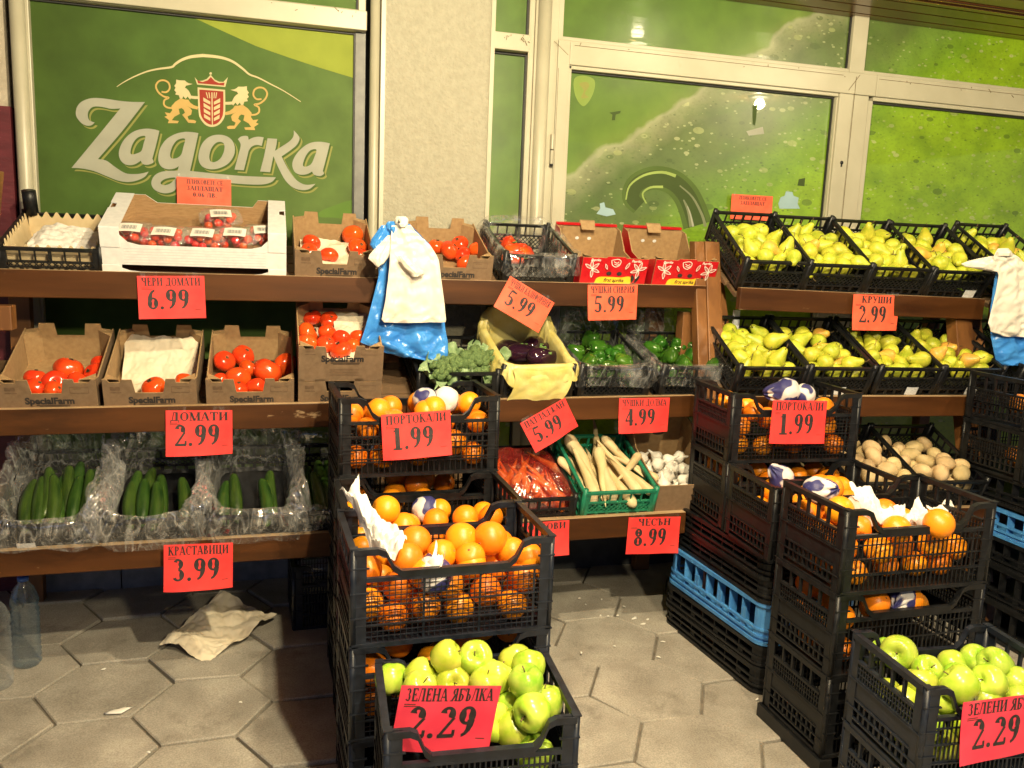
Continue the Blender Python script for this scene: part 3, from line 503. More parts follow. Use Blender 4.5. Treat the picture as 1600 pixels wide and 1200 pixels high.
# ================================================================== LETTERING (stroke-built serif capitals)
TK, TN = .215, .088
def arcs(cx, cy, rx, ry, a0, a1): return ('a', cx, cy, rx, ry, a0, a1)
def ser(*xs): return [('s', x, y) for x, y in xs]
GL = {
 'А': (.80, [('d', .08, 0, .36, 1, TN), ('d', .38, 1, .68, 0, TK), ('h', .2, .6, .32)] + ser((.1, 0), (.68, 0))),
 'Б': (.70, [('v', .2, 0, 1), ('h', .2, .62, .965), ('w', .61, .8, 1), ('a', .32, .285, .31, .285, -90, 90), ('h', .2, .33, .03), ('h', .2, .33, .54)] + ser((.15, 0))),
 'В': (.72, [('v', .2, 0, 1), ('a', .34, .27, .3, .27, -90, 90), ('a', .32, .765, .25, .235, -90, 90), ('h', .1, .34, .03), ('h', .2, .34, .53), ('h', .1, .33, .97)]),
 'Д': (.86, [('d', .2, .05, .36, 1, TN), ('v', .6, .05, 1), ('h', .28, .68, .965), ('h', .06, .8, .05), ('w', .09, -.2, .05), ('w', .77, -.2, .05)]),
 'Е': (.70, [('v', .2, 0, 1), ('h', .08, .6, .967), ('h', .08, .63, .033), ('h', .2, .45, .52), ('w', .58, .78, 1), ('w', .61, 0, .24), ('w', .45, .41, .63)]),
 'Ж': (1.12, [('v', .56, 0, 1), ('d', .16, 0, .52, .52, .13), ('d', .96, 0, .6, .52, .13), ('d', .2, .97, .54, .5, TN), ('d', .92, .97, .58, .5, TN)] + ser((.14, 0), (.98, 0), (.56, 0), (.56, 1), (.18, 1), (.94, 1))),
 'З': (.62, [('a', .26, .755, .25, .245, -88, 150), ('a', .26, .275, .28, .275, -150, 88)]),
 'И': (.90, [('v', .2, 0, 1), ('v', .7, 0, 1), ('d', .22, .1, .68, .9, TN)] + ser((.2, 0), (.2, 1), (.7, 0), (.7, 1))),
 'К': (.82, [('v', .2, 0, 1), ('d', .25, .45, .62, 1, TN), ('d', .36, .58, .68, 0, TK)] + ser((.2, 0), (.2, 1), (.62, 1), (.7, 0))),
 'Л': (.80, [('d', .12, .03, .30, 1, TN), ('v', .6, 0, 1), ('h', .22, .68, .965), ('b', .1, .06)] + ser((.6, 0))),
 'М': (1.02, [('w', .15, 0, 1), ('d', .17, 1, .48, 0, TK), ('d', .5, 0, .82, 1, TN), ('v', .84, 0, 1)] + ser((.13, 0), (.84, 0), (.1, 1), (.88, 1))),
 'Н': (.90, [('v', .2, 0, 1), ('v', .7, 0, 1), ('h', .2, .7, .51)] + ser((.2, 0), (.2, 1), (.7, 0), (.7, 1))),
 'О': (.84, [('a', .42, .5, .38, .51, 0, 360)]),
 'П': (.88, [('v', .2, 0, 1), ('v', .68, 0, 1), ('h', .06, .82, .965)] + ser((.2, 0), (.68, 0))),
 'Р': (.70, [('v', .2, 0, 1), ('a', .33, .73, .29, .27, -90, 90), ('h', .1, .34, .97), ('h', .2, .34, .49)] + ser((.2, 0))),
 'С': (.76, [('a', .42, .5, .38, .51, 52, 308), ('w', .68, .68, .98)]),
 'Т': (.78, [('v', .39, 0, 1), ('h', .05, .73, .965), ('w', .07, .72, 1), ('w', .71, .72, 1)] + ser((.39, 0))),
 'У': (.76, [('d', .14, 1, .42, .36, TK), ('d', .66, 1, .32, .02, TN), ('b', .26, .07)] + ser((.14, 1), (.64, 1))),
 'Ф': (.90, [('v', .45, 0, 1), ('a', .45, .52, .38, .31, 0, 360)] + ser((.45, 0), (.45, 1))),
 'Ц': (.90, [('v', .2, 0, 1), ('v', .66, 0, 1), ('h', .1, .82, .033), ('w', .82, -.2, .05)] + ser((.2, 1), (.66, 1))),
 'Ч': (.82, [('v', .6, 0, 1), ('v', .17, .62, 1), ('a', .42, .66, .25, .2, 180, 270), ('h', .4, .6, .48)] + ser((.6, 0), (.6, 1), (.17, 1))),
 'Ш': (1.10, [('v', .18, 0, 1), ('v', .54, 0, 1), ('v', .90, 0, 1), ('h', .08, 1., .033)] + ser((.18, 1), (.54, 1), (.90, 1))),
 'Щ': (1.14, [('v', .18, 0, 1), ('v', .54, 0, 1), ('v', .90, 0, 1), ('h', .08, 1.06, .033), ('w', 1.06, -.2, .05)] + ser((.18, 1), (.54, 1), (.90, 1))),
 'Ъ': (.80, [('h', .05, .34, .965), ('w', .07, .74, 1), ('v', .32, 0, 1), ('a', .44, .28, .28, .28, -90, 90), ('h', .2, .45, .03), ('h', .3, .45, .53)]),
 'Я': (.76, [('v', .58, 0, 1), ('a', .44, .735, .29, .265, 90, 270), ('h', .43, .68, .97), ('h', .43, .6, .5), ('d', .14, 0, .46, .52, TK)] + ser((.58, 0), (.1, 0))),
 '0': (.58, [('a', .29, .5, .25, .51, 0, 360)]),
 '1': (.58, [('v', .31, 0, 1), ('d', .14, .82, .29, .955, TN), ('h', .1, .52, .025)]),
 '2': (.58, [('a', .27, .735, .235, .265, -28, 165), ('d', .09, .05, .46, .62, .11), ('t', .05, .53, 0, .12), ('w', .51, .05, .25)]),
 '3': (.58, [('a', .25, .755, .22, .245, -88, 150), ('a', .25, .275, .26, .275, -150, 88)]),
 '4': (.58, [('v', .39, 0, 1), ('d', .06, .30, .38, .97, TN), ('t', .03, .55, .24, .33)]),
 '5': (.58, [('t', .15, .52, .87, .99), ('d', .11, .50, .16, .95, TN), ('a', .25, .305, .27, .305, -150, 118)]),
 '6': (.58, [('a', .30, .30, .25, .30, 0, 360), ('a', .46, .42, .40, .58, 100, 178)]),
 '8': (.58, [('a', .29, .265, .25, .265, 0, 360), ('a', .29, .765, .215, .235, 0, 360)]),
 '9': (.58, [('a', .28, .70, .25, .30, 0, 360), ('a', .12, .58, .40, .58, -80, -2)]),
 '.': (.30, [('o', .14, .075, .085)]), ' ': (.36, []),
}
GL['в'] = GL['В']; GL['л'] = GL['Л']
def text_mesh(mb, txt, x0, x1, y0, h, fn, centre=True, mi=0):
    """serif lettering between x0 and x1 with cap height h; fn(x, y, lift) gives the point on the sheet"""
    gs = [GL[c] for c in txt]; tot = sum(g_[0] for g_ in gs); sx = min(h * (1.25 if centre else 1), (x1 - x0) / tot); x = x0 + ((x1 - x0) - tot * sx) / 2 if centre else x0
    lift = 0
    def quad(p):
        nonlocal lift; lift += .00002; mb.add([fn(x + a * sx, y0 + b * h, lift) for a, b in p], [(0, 1, 2, 3)], mi)
    for wd, st in gs:
        lift = 0
        for s in st:
            k = s[0]
            if k in 'vw': t = (TK if k == 'v' else TN) / 2; quad([(s[1] - t, s[2]), (s[1] + t, s[2]), (s[1] + t, s[3]), (s[1] - t, s[3])])
            elif k == 'h': quad([(s[1], s[3] - TN / 2), (s[2], s[3] - TN / 2), (s[2], s[3] + TN / 2), (s[1], s[3] + TN / 2)])
            elif k == 't': quad([(s[1], s[3]), (s[2], s[3]), (s[2], s[4]), (s[1], s[4])])
            elif k == 's': y = 0 if s[2] == 0 else .94; quad([(s[1] - .17, y), (s[1] + .17, y), (s[1] + .17, y + .06), (s[1] - .17, y + .06)])
            elif k == 'd': t = s[5] / 2; quad([(s[1] - t, s[2]), (s[1] + t, s[2]), (s[3] + t, s[4]), (s[3] - t, s[4])])
            elif k in 'bo':
                r = s[3] if k == 'o' else .07; lift += .00002
                mb.add([fn(x + (s[1] + r * math.cos(a)) * sx, y0 + (s[2] + r * math.sin(a)) * h, lift) for a in [q * math.pi / 5 for q in range(10)]], [tuple(range(10))], mi)
            elif k == 'a':
                _, cx, cy, rx, ry, a0, a1 = s; n = max(4, int((a1 - a0) / 18)); lift += .00002; vs = []
                for q in range(n + 1):
                    a = R_(a0 + (a1 - a0) * q / n); wdt = TN + (TK - TN) * abs(math.cos(a)) ** 1.5
                    for rr in (0, 1): vs.append(fn(x + (cx + (rx - rr * wdt) * math.cos(a)) * sx, y0 + (cy + (ry - rr * TN * 1.1) * math.sin(a)) * h, lift))
                mb.add(vs, [(2 * q, 2 * q + 1, 2 * q + 3, 2 * q + 2) for q in range(n)], mi)
        x += wd * sx

def price_tag(head, price, TL, TR, BL, Y, label, m=None, dy=-.002, head_lines=None, bend=.004, tiltf=0, curl=0, seed=0, tape=True):
    tl, tr, bl = (atY(*p, Y) for p in (TL, TR, BL)); u = tr - tl; wd = u.length; u.normalize(); nrm = Vector((0, 1, 0)); v = (bl - tl); v -= u * v.dot(u); ht = v.length; v.normalize()
    if tiltf: v = (v + Vector((0, -tiltf, 0))).normalized(); 
    nout = u.cross(v); nout = nout if nout.y < 0 else -nout
    c0 = tl + nout * .002 + Vector((0, dy, 0)); base = tl + u * wd / 2 + v * ht
    t = thing('price_tag', label, 'price tag', base, group='red price tags')
    rs = random.Random(seed + 11)
    ph = rs.uniform(0, 6)
    def fn(a, b, lift=0, side=0):          # a 0..wd, b 0 (bottom)..ht (top)
        q = 1 - b / ht; out = bend * math.sin(math.pi * a / wd * 1.2 + ph * .15) * q + .007 * q * q * (1 + math.sin(ph + 3 * a / wd)) + .0016 * math.sin(9 * a / wd + ph) * q
        if curl: out += curl * max(0, q - .72) ** 1.5 * 2
        return c0 + u * a + v * (ht - b) + nout * (out + lift) - base
    q = MB(); q.grid(lambda i, j: fn(i * wd, j * ht), 14, 10); q.grid(lambda i, j: fn(i * wd, j * ht, -.0004), 14, 10); q.build('sheet', m or M_tag, t, fix=False)
    if tape:
        q = MB()
        for a0 in (.04, .70): q = MB(); q.grid(lambda i, j, a0=a0: fn(wd * (a0 + .26 * i), ht * (.965 + .12 * j), .0011), 6, 3); q.build('tape', M_tape, t, fix=False)
    if head:
        ls = head_lines or [head]; q = MB()
        for i, l in enumerate(ls): text_mesh(q, l, wd * (.06 if not head_lines else .18), wd * (.94 if not head_lines else .85), ht * ((.77 if not head_lines else .80) - .2 * i), ht * (.19 if not head_lines else .14), lambda a, b, l_: fn(a, b, .0006 + l_))
        q.build('heading', M_ink, t)
    if price:
        q = MB(); text_mesh(q, price, wd * .12, wd * .82, ht * .22, ht * .47, lambda a, b, l_: fn(a, b, .0006 + l_), centre=False); q.build('price_figures', M_ink, t)
        q = MB()
        for a0, a1, b in ((.06, .17, .715), (.06, .22, .685), (.84, .93, .20)): q.add([fn(wd * a0, ht * b, .0006), fn(wd * a1, ht * b, .0006), fn(wd * a1, ht * (b + .012), .0006), fn(wd * a0, ht * (b + .012), .0006)], [(0, 1, 2, 3)])
        q.build('small_print', M_brownink, t)
    return t

# ================================================================== DISPLAY STANDS
def lerp(a, b, t): return a + (b - a) * t
left = thing('display_stand', 'long stepped brown wooden display stand carrying tomatoes, peppers and cucumbers', 'display stand', (.4, 3.0, 0))
LS = [(Vector((-.99, 3.10, 1.3005)), Vector((1.72, 3.10, 1.312)), .092), (Vector((-.99, 2.93, .866)), Vector((1.60, 2.93, .889)), .086), (Vector((-.99, 2.75, .463)), Vector((1.50, 2.75, .474)), .084)]
def beams(root, specs, tilt, depth):
    o0 = root.location
    for a, b, h in specs:
        q = MB(); q.bar(a + Vector((0, .016, -h / 2)) - o0, b + Vector((0, .016, -h / 2)) - o0, .032, h); q.m[1] = 1; q.build('front_beam', [M_wood, M_wornlit], root, .003)
        a2, b2 = a + Vector((0, .033, -.035)) - o0, b + Vector((0, .033, -.035)) - o0; dv = Vector((0, math.cos(tilt), math.sin(tilt))); up = Vector((0, -math.sin(tilt), math.cos(tilt)))
        n = 4
        for k in range(n):
            p = a2 + dv * (depth * (k + .5) / n); r = b2 + dv * (depth * (k + .5) / n); q = MB(); q.bar(p, r, depth / n - .012, .016, up); q.build('shelf_board', M_raw, root)
        q = MB(); p = a2 + dv * depth * .97 - up * .03; r = b2 + dv * depth * .97 - up * .03; q.bar(p, r, .03, .06); q.build('rear_rail', M_wood, root)
T19 = R_(19)
beams(left, LS, T19, .40)
def post(root, xt, xb, w, yt, zt, slope, name='post', d=.07, zb=0, m=None):
    o0 = root.location; yb = yt - (zt - zb) * slope; q = MB()
    q.hexa([(xb - w / 2, yb, zb), (xb + w / 2, yb, zb), (xb + w / 2, yb + d, zb), (xb - w / 2, yb + d, zb), (xt - w / 2, yt, zt), (xt + w / 2, yt, zt), (xt + w / 2, yt + d, zt), (xt - w / 2, yt + d, zt)])
    q.xf(Matrix.Translation(-o0)); q.build(name, m or M_post, root, .003)
post(left, 1.757, 1.60, .066, 3.175, 1.492, .42, d=.06); post(left, 1.700, 1.545, .045, 3.180, 1.490, .42, d=.05)
post(left, -.925, -.955, .10, 3.235, 1.62, .42, d=.05)
post(left, .445, .41, .085, 3.42, 1.28, .40, d=.04, zb=.0); post(left, -.90, -.90, .07, 3.47, 1.40, .02, 'rear_leg', .05); post(left, 1.62, 1.62, .07, 3.37, 1.40, .02, 'rear_leg', .05); post(left, .34, .34, .07, 3.45, 1.40, .02, 'rear_leg', .05)
q = MB(); q.box(-1.02, -.815, 3.045, 3.105, 1.105, 1.185); q.xf(Matrix.Translation(-left.location)); q.build('brace', M_post, left, .003)
q = MB(); q.box(1.63, 1.70, 3.14, 3.20, 1.02, 1.20); q.xf(Matrix.Translation(-left.location)); q.build('brace', M_post, left, .003)
a = atY(1148, 486, 3.10); q = MB(); q.box(a.x, a.x + .026, 3.10, 3.112, a.z - .085, a.z + .004); q.xf(Matrix.Translation(-left.location)); q.build('paper_note', M_sticker, left)
r1a, r1b = atY(1158, 449.2, 2.95), atY(1540, 467.1, 2.87); r2a, r2b = atY(1150, 619.5, 2.78), atY(1548, 619, 2.70)
r3a, r3b = Vector((r2a.x, 2.62, .50)), Vector((r2b.x, 2.54, .50))
rs_ = thing('display_stand', 'shorter brown wooden display stand on the right carrying pears and potatoes', 'display stand', (2.4, 2.9, 0))
RS = [(r1a, r1b, .088), (r2a, r2b, .082), (r3a, r3b, .08)]
beams(rs_, RS, R_(26), .38)
post(rs_, r1a.x + .03, r1a.x + .03, .06, r1a.y + .25, 1.36, .40, d=.05); post(rs_, r1b.x - .06, r1b.x - .10, .085, r1b.y + .06, 1.29, .30, d=.06); post(rs_, r1b.x - .28, r1b.x - .28, .06, 3.25, 1.36, .02, 'rear_leg', .05); post(rs_, r1a.x + .06, r1a.x + .06, .06, 3.27, 1.36, .02, 'rear_leg', .05)

# ================================================================== CONTAINERS
def rim_curve(W_, H, dip, n=26, flat=.56, ramp=.17):
    """height of a long wall's rim: high at the corner posts, dipped between"""
    out = []
    for i in range(n + 1):
        x = -W_ / 2 + W_ * i / n; a = abs(x) / (W_ / 2); t = min(1, max(0, (a - (flat)) / ramp)); t = t * t * (3 - 2 * t); out.append((x, H - dip * (1 - t)))
    return out
def big_crate(kind, m, W_=.50, D=.30, H=.245, dip=.058, label='', group=None, proto_parent=None):
    """stacking fruit crate; origin at the middle of its bottom. kind: grid / slot / bars"""
    t = thing('fruit_crate', label, 'crate', group=group)
    hw, hd = W_ / 2, D / 2; P = .036; th = .005
    for sx in (-1, 1):
        for sy in (-1, 1):
            q = MB(); x0, x1 = sorted((sx * hw, sx * (hw - P))); y0, y1 = sorted((sy * hd, sy * (hd - .004)))
            q.box(x0, x1, y0, y1, .004, H)
            xi0, xi1 = sorted((sx * hw, sx * (hw - .004))); yi0, yi1 = sorted((sy * (hd - .0042), sy * (hd - P)))
            q.box(xi0, xi1, yi0, yi1, .004, H - .0005)
            # rounded outer ribs and rim flange
            q.tube([(sx * (hw - .006), sy * (hd - .006), .002), (sx * (hw - .006), sy * (hd - .006), H * .5), (sx * (hw - .006), sy * (hd - .006), H)], .0085, 8)
            for z in (.30, .55, .80):
                q.box(*sorted((sx * (hw + .002), sx * (hw - P - .006))), *sorted((sy * (hd + .0025), sy * (hd - .003))), H * z, H * z + .0035)
            q.box(*sorted((sx * (hw + .003), sx * (hw - .016))), *sorted((sy * (hd + .003), sy * (hd - .016))), H, H + .003)
            q.build('corner_post', m, t)
    for sy, nm in ((-1, 'front_wall'), (1, 'back_wall')):
        q = MB(); y = sy * (hd - .004); rc = rim_curve(W_ - .012, H, dip)
        for (xa, za), (xb, zb) in zip(rc[:-1], rc[1:]):     # rim band
            q.hexa([(xa, y - .006, za - .016), (xb, y - .006, zb - .016), (xb, y + .006, zb - .016), (xa, y + .006, za - .016), (xa, y - .008, za), (xb, y - .008, zb), (xb, y + .008, zb), (xa, y + .008, za)])
        zt = H - dip - .024; xr = hw - P + .001
        q.box(-xr, xr, y - .0055, y + .0055, zt, zt + .010); q.box(-hw + .002, hw - .002, y - .007, y + .007, 0, .011)
        zl = .012; nv = {'grid': 31, 'slot': 25, 'bars': 29}[kind]
        for i in range(1, nv):
            x = -xr + 2 * xr * i / nv; thick = .0055 if i % (nv // 3) == 0 else (.0017 if kind == 'grid' else .0034); q.box(x - thick / 2, x + thick / 2, y - .0013, y + .0013, zl, zt)
        hz = {'grid': [.0125 * k for k in range(1, 15)], 'slot': [.032, .070, .108], 'bars': [.045, .088, .128]}[kind]
        for z in hz:
            if z + zl < zt - .006: q.box(-xr, xr, y - .0018, y + .0018, zl + z, zl + z + (.0017 if kind == 'grid' else .0032))
        for z in (.33, .62): q.box(-hw + .004, hw - .004, y + sy * .002 - .003, y + sy * .002 + .003, zt * z, zt * z + .0032)
        if kind == 'slot':
            for z in (.045, .085, .125, .165): q.box(-hw - .001, hw + .001, y + sy * .003 - .0035, y + sy * .003 + .0035, z, z + .0035)
        q.build(nm, m, t)
    for sx in (-1, 1):
        q = MB(); x = sx * (hw - .004); yr = hd - P + .001
        q.box(x - .008, x + .008, -hd + .010, hd - .010, H - .014, H + .001)
        for z0, z1 in ((H - .070, H - .062), (H - .118, H - .112), (.074, .079), (.022, .027), (0, .010)): q.box(x - .0055, x + .0055, -yr, yr, z0, z1)
        q.box(x - .002, x + .002, -yr, yr, .079, H - .118)
        for i in range(1, 5): y = -yr + 2 * yr * i / 5; q.box(x - .004, x + .004, y - .004, y + .004, H - .062, H - .014)
        for i in range(1, 20): y = -yr + 2 * yr * i / 20; q.box(x - .0025, x + .0025, y - .0018, y + .0018, H - .112, H - .070)
        for z in (H - .098, H - .084): q.box(x - .003, x + .003, -yr, yr, z, z + .002)
        for i in range(1, 10): y = -yr + 2 * yr * i / 10; q.box(x - .003, x + .003, y - .004, y + .004, .027, .074)
        for z in (.125, .05): q.box(*sorted((sx * (hw - .003), sx * (hw + .003))), -hd + .004, hd - .004, z, z + .003)
        q.build('side_wall', m, t)
    q = MB(); q.box(-hw + .010, hw - .010, -hd + .012, hd - .012, .003, .009); q.build('base', m, t)
    return t
def flat_crate(m, W_=.285, D=.39, H=.135, floor=.05, label='', group=None, sticker=False, name='produce_crate'):
    """shallow produce crate with slots over a diagonal lattice"""
    t = thing(name, label, 'crate', group=group); hw, hd = W_ / 2, D / 2; P = .026
    for sx in (-1, 1):
        for sy in (-1, 1):
            q = MB(); q.box(*sorted((sx * hw, sx * (hw - P))), *sorted((sy * hd, sy * (hd - .005))), 0, H + .004); q.box(*sorted((sx * hw, sx * (hw - .005))), *sorted((sy * (hd - .0052), sy * (hd - P))), 0, H + .0038)
            q.tube([(sx * (hw - .007), sy * (hd - .007), 0), (sx * (hw - .007), sy * (hd - .007), H * .5), (sx * (hw - .007), sy * (hd - .007), H + .012)], .010, 8); q.build('corner_post', m, t)
    def wall(nm, L, pt):           # pt(a, z, o): along, up, outwards
        q = MB(); a0, a1 = -L / 2 + P - .002, L / 2 - P + .002
        def bx(x0, x1, z0, z1, o0, o1):
            q.hexa([pt(x0, z0, o0), pt(x1, z0, o0), pt(x1, z0, o1), pt(x0, z0, o1), pt(x0, z1, o0), pt(x1, z1, o0), pt(x1, z1, o1), pt(x0, z1, o1)])
        bx(-L / 2 + .008, L / 2 - .008, H - .010, H, -.010, .003); bx(a0, a1, H - .052, H - .045, -.0075, .0005); bx(a0, a1, 0, .010, -.008, .001); bx(a0, a1, .030, .036, -.0072, .0002)
        n = 6 if L < .33 else 8
        for i in range(n + 1): a = lerp(a0, a1, i / n); wv = .010 if i in (0, n, n // 2) else .005; bx(max(a0, a - wv / 2), min(a1, a + wv / 2), H - .045, H - .010, -.0065, -.0005)
        zs0, zs1 = .036, H - .052; st = .019; k = a0 - (zs1 - zs0)
        while k < a1:
            for sg in (1, -1):
                p0, p1 = (k, k + (zs1 - zs0)) if sg > 0 else (k + (zs1 - zs0), k); z0, z1 = zs0, zs1
                xa, xb = p0, p1
                if max(xa, xb) < a0 or min(xa, xb) > a1: continue
                def cl(x, z):  return x, z
                A, B = (xa, z0), (xb, z1)
                for lim, s_ in ((a0, 1), (a1, -1)):
                    da, db = s_ * (A[0] - lim), s_ * (B[0] - lim)
                    if da < 0 and db < 0: A = None; break
                    if da < 0: tt = da / (da - db); A = (lim, A[1] + (B[1] - A[1]) * tt)
                    elif db < 0: tt = db / (db - da); B = (lim, B[1] + (A[1] - B[1]) * tt)
                if A is None: continue
                o = -.003 if sg > 0 else -.0042; q.bar(pt(A[0], A[1], o), pt(B[0], B[1], o), .0032, .0022, Vector(pt(0, 0, 1)) - Vector(pt(0, 0, 0)))
            k += st
        for i in range(1, n): 
            a = lerp(a0, a1, i / n); bx(a - .006, a + .006, .010, .030, -.006, -.001)
        return q.build(nm, m, t)
    fw = wall('front_wall', W_, lambda a, z, o: (a, -hd - o, z)); wall('back_wall', W_, lambda a, z, o: (a, hd + o, z))
    wall('side_wall', D, lambda a, z, o: (-hw - o, a, z)); wall('side_wall', D, lambda a, z, o: (hw + o, a, z))
    q = MB(); q.box(-hw + .009, hw - .009, -hd + .009, hd - .009, floor - .004, floor); q.build('base', m, t)
    if sticker:
        x = sticker; q = MB(); q.grid(lambda a, b: (x + (a - .5) * .052, -hd - .0055 - .002 * math.sin(3 * a), .012 + b * .036), 6, 3); q.build('paper_label', M_sticker, t)
    return t

CORE = dict(T=.004)
def carton(name, label, W_, D, H, mo, mi, front, back, side=None, group=None, text=None, holes=(), corner=.045, cat='box'):
    """open board tray; front/back/side are outlines (a, z) ; origin at middle of bottom"""
    t = thing(name, label, cat, group=group); hw, hd, th = W_ / 2, D / 2, .0045
    def two(nm, loop, out, inn):
        q = MB(); n = len(loop); tr = tessellate_polygon([[Vector((a, b, 0)) for a, b in loop]]); vs = [out(a, b) for a, b in loop] + [inn(a, b) for a, b in loop]
        q.add(vs, [tuple(x) for x in tr], 0); q.add(vs, [tuple(x) for x in tr], 1); k = len(vs)
        q.f = [list(x) for x in tr]; q.m = [0] * len(tr); q.sm = [False] * len(tr); q.v = [tuple(v) for v in vs]
        q.f += [[i + n for i in x[::-1]] for x in tr]; q.m += [1] * len(tr); q.sm += [False] * len(tr)
        q.f += [[i, (i + 1) % n, n + (i + 1) % n, n + i] for i in range(n)]; q.m += [2] * n; q.sm += [False] * n
        return q.build(nm, [mo, mi, M_kraftin if mo is not M_white else M_white], t)
    two('front_panel', front, lambda a, b: (a, -hd, b), lambda a, b: (a, -hd + th, b))
    two('back_panel', back, lambda a, b: (a, hd, b), lambda a, b: (a, hd - th, b))
    sd = side or [(-hd + th, 0), (hd - th, 0), (hd - th, H), (-hd + th, H)]
    for s in (-1, 1): two('side_panel', sd, lambda a, b: (s * hw, a, b), lambda a, b: (s * (hw - th), a, b))
    q = MB(); q.box(-hw + th, hw - th, -hd + th, hd - th, .001, .005); q.build('base', mi, t)
    if corner:
        for sx in (-1, 1):
            for sy in (-1, 1):
                q = MB(); c = corner; xa, ya = sx * (hw - th - .001), sy * (hd - th - .001); zt = H * .97
                q.add([(xa - sx * c, ya, .005), (xa, ya - sy * c, .005), (xa, ya - sy * c, zt), (xa - sx * c, ya, zt)], [(0, 1, 2, 3)]); q.add([(xa - sx * c - sx * .0, ya, zt), (xa, ya - sy * c, zt), (xa, ya, zt + .002)], [(0, 1, 2)]); q.build('corner_gusset', M_kraftin if mo is not M_white else M_whitein, t, fix=False)
    return t
def latin(txt, size, bold=.0, name='lettering', m=None, parent=None, M=None, shear=0, sx=1.0):
    cu = bpy.data.curves.new('t', 'FONT'); cu.body = txt; cu.size = size; cu.offset = bold; cu.align_x = 'CENTER'; cu.fill_mode = 'FRONT'; cu.resolution_u = 3; cu.shear = shear
    o = bpy.data.objects.new('t', cu); COL.objects.link(o); dg = bpy.context.evaluated_depsgraph_get(); me = bpy.data.meshes.new_from_object(o.evaluated_get(dg))
    bpy.data.objects.remove(o); bpy.data.curves.remove(cu)
    me.transform((M or Matrix()) @ Matrix.Diagonal((sx, 1, 1, 1))); me.materials.clear(); me.materials.append(m or M_ink); ob = bpy.data.objects.new(name, me); COL.objects.link(ob); ob.parent = parent; return ob
XZ = Matrix(((1, 0, 0, 0), (0, 0, 1, 0), (0, 1, 0, 0), (0, 0, 0, 1)))    # text plane -> front of a box

# ---- kraft tomato carton
def kraft_front(W_, H, lo=.6):
    h = W_ / 2
    return [(-h, 0), (h, 0), (h, H), (h - .012, H), (h - .022, H * .90), (h * .56, H * .90), (h * .54, H * 1.0), (h * .34, H * 1.0), (h * .28, H * lo), (-h * .32, H * lo), (-h * .38, H * .98), (-h * .60, H * .98), (-h * .62, H * .90), (-h + .022, H * .90), (-h + .012, H), (-h, H)]
def kraft_back(W_, H):
    h = W_ / 2
    return [(-h, 0), (h, 0), (h, H * .96), (h * .80, H * 1.0), (h * .72, H * 1.02), (h * .70, H * 1.16), (h * .36, H * 1.16), (h * .32, H * .80), (-h * .30, H * .80), (-h * .34, H * 1.16), (-h * .68, H * 1.16), (-h * .70, H * 1.02), (-h * .8, H), (-h, H * .96)]
def kraft_carton(label, W_=.286, D=.385, H=.128, mark=True, extra=False, group='printed brown tomato cartons'):
    t = carton('tomato_carton', label, W_, D, H, M_kraft, M_kraftin, kraft_front(W_, H), kraft_back(W_, H), [(-D / 2 + .0045, 0), (D / 2 - .0045, 0), (D / 2 - .0045, H * 1.02), (D / 2 - .06, H * .98), (-D / 2 + .05, H * .86), (-D / 2 + .0045, H * .98)], group)
    y = -D / 2 - .0008
    zt = .040 if not extra else .076
    latin('SpecialFarm', .0325, .0014, 'lettering', M_ink, t, Matrix.Translation((.004, y, zt)) @ XZ, sx=.92)
    q = MB(); q.box(-.036, .062, y - .0002, y, zt - .0065, zt - .0035); q.box(-.028, .060, y - .0002, y, zt - .0105, zt - .0085); q.build('underline_print', M_brownink, t)
    zc_ = .088 if not extra else .112
    q = MB(); q.box(-W_ / 2 + .022, -W_ / 2 + .052, y - .0002, y, zc_, zc_ + .013); q.box(-W_ / 2 + .020, -W_ / 2 + .056, y - .0002, y, zc_ - .010, zc_ - .007); q.build('emblem_print', mat('faded_ink', (.11, .065, .035), (.15, .09, .05), 90, .85) if 'faded_ink' not in MATS else MATS['faded_ink'], t)
    q = MB(); x0, x1, z0, z1 = W_ / 2 - .078, W_ / 2 - .022, zc_ - .010, zc_ + .012
    for b in ((x0, x1, z0, z0 + .0014), (x0, x1, z1, z1 + .0014), (x0, x0 + .0014, z0 + .0014, z1), (x1 - .0014, x1, z0 + .0014, z1), (x0 + .012, x0 + .034, z1 - .006, z1 - .0045)): q.box(b[0], b[1], y - .0002, y, b[2], b[3])
    q.build('form_print', MATS['faded_ink'], t)
    if extra:
        q = MB()
        for k in range(5): q.box(-.04, .06, y - .0002, y, .046 - k * .006, .0475 - k * .006)
        q.build('small_print', MATS['faded_ink'], t)
    return t

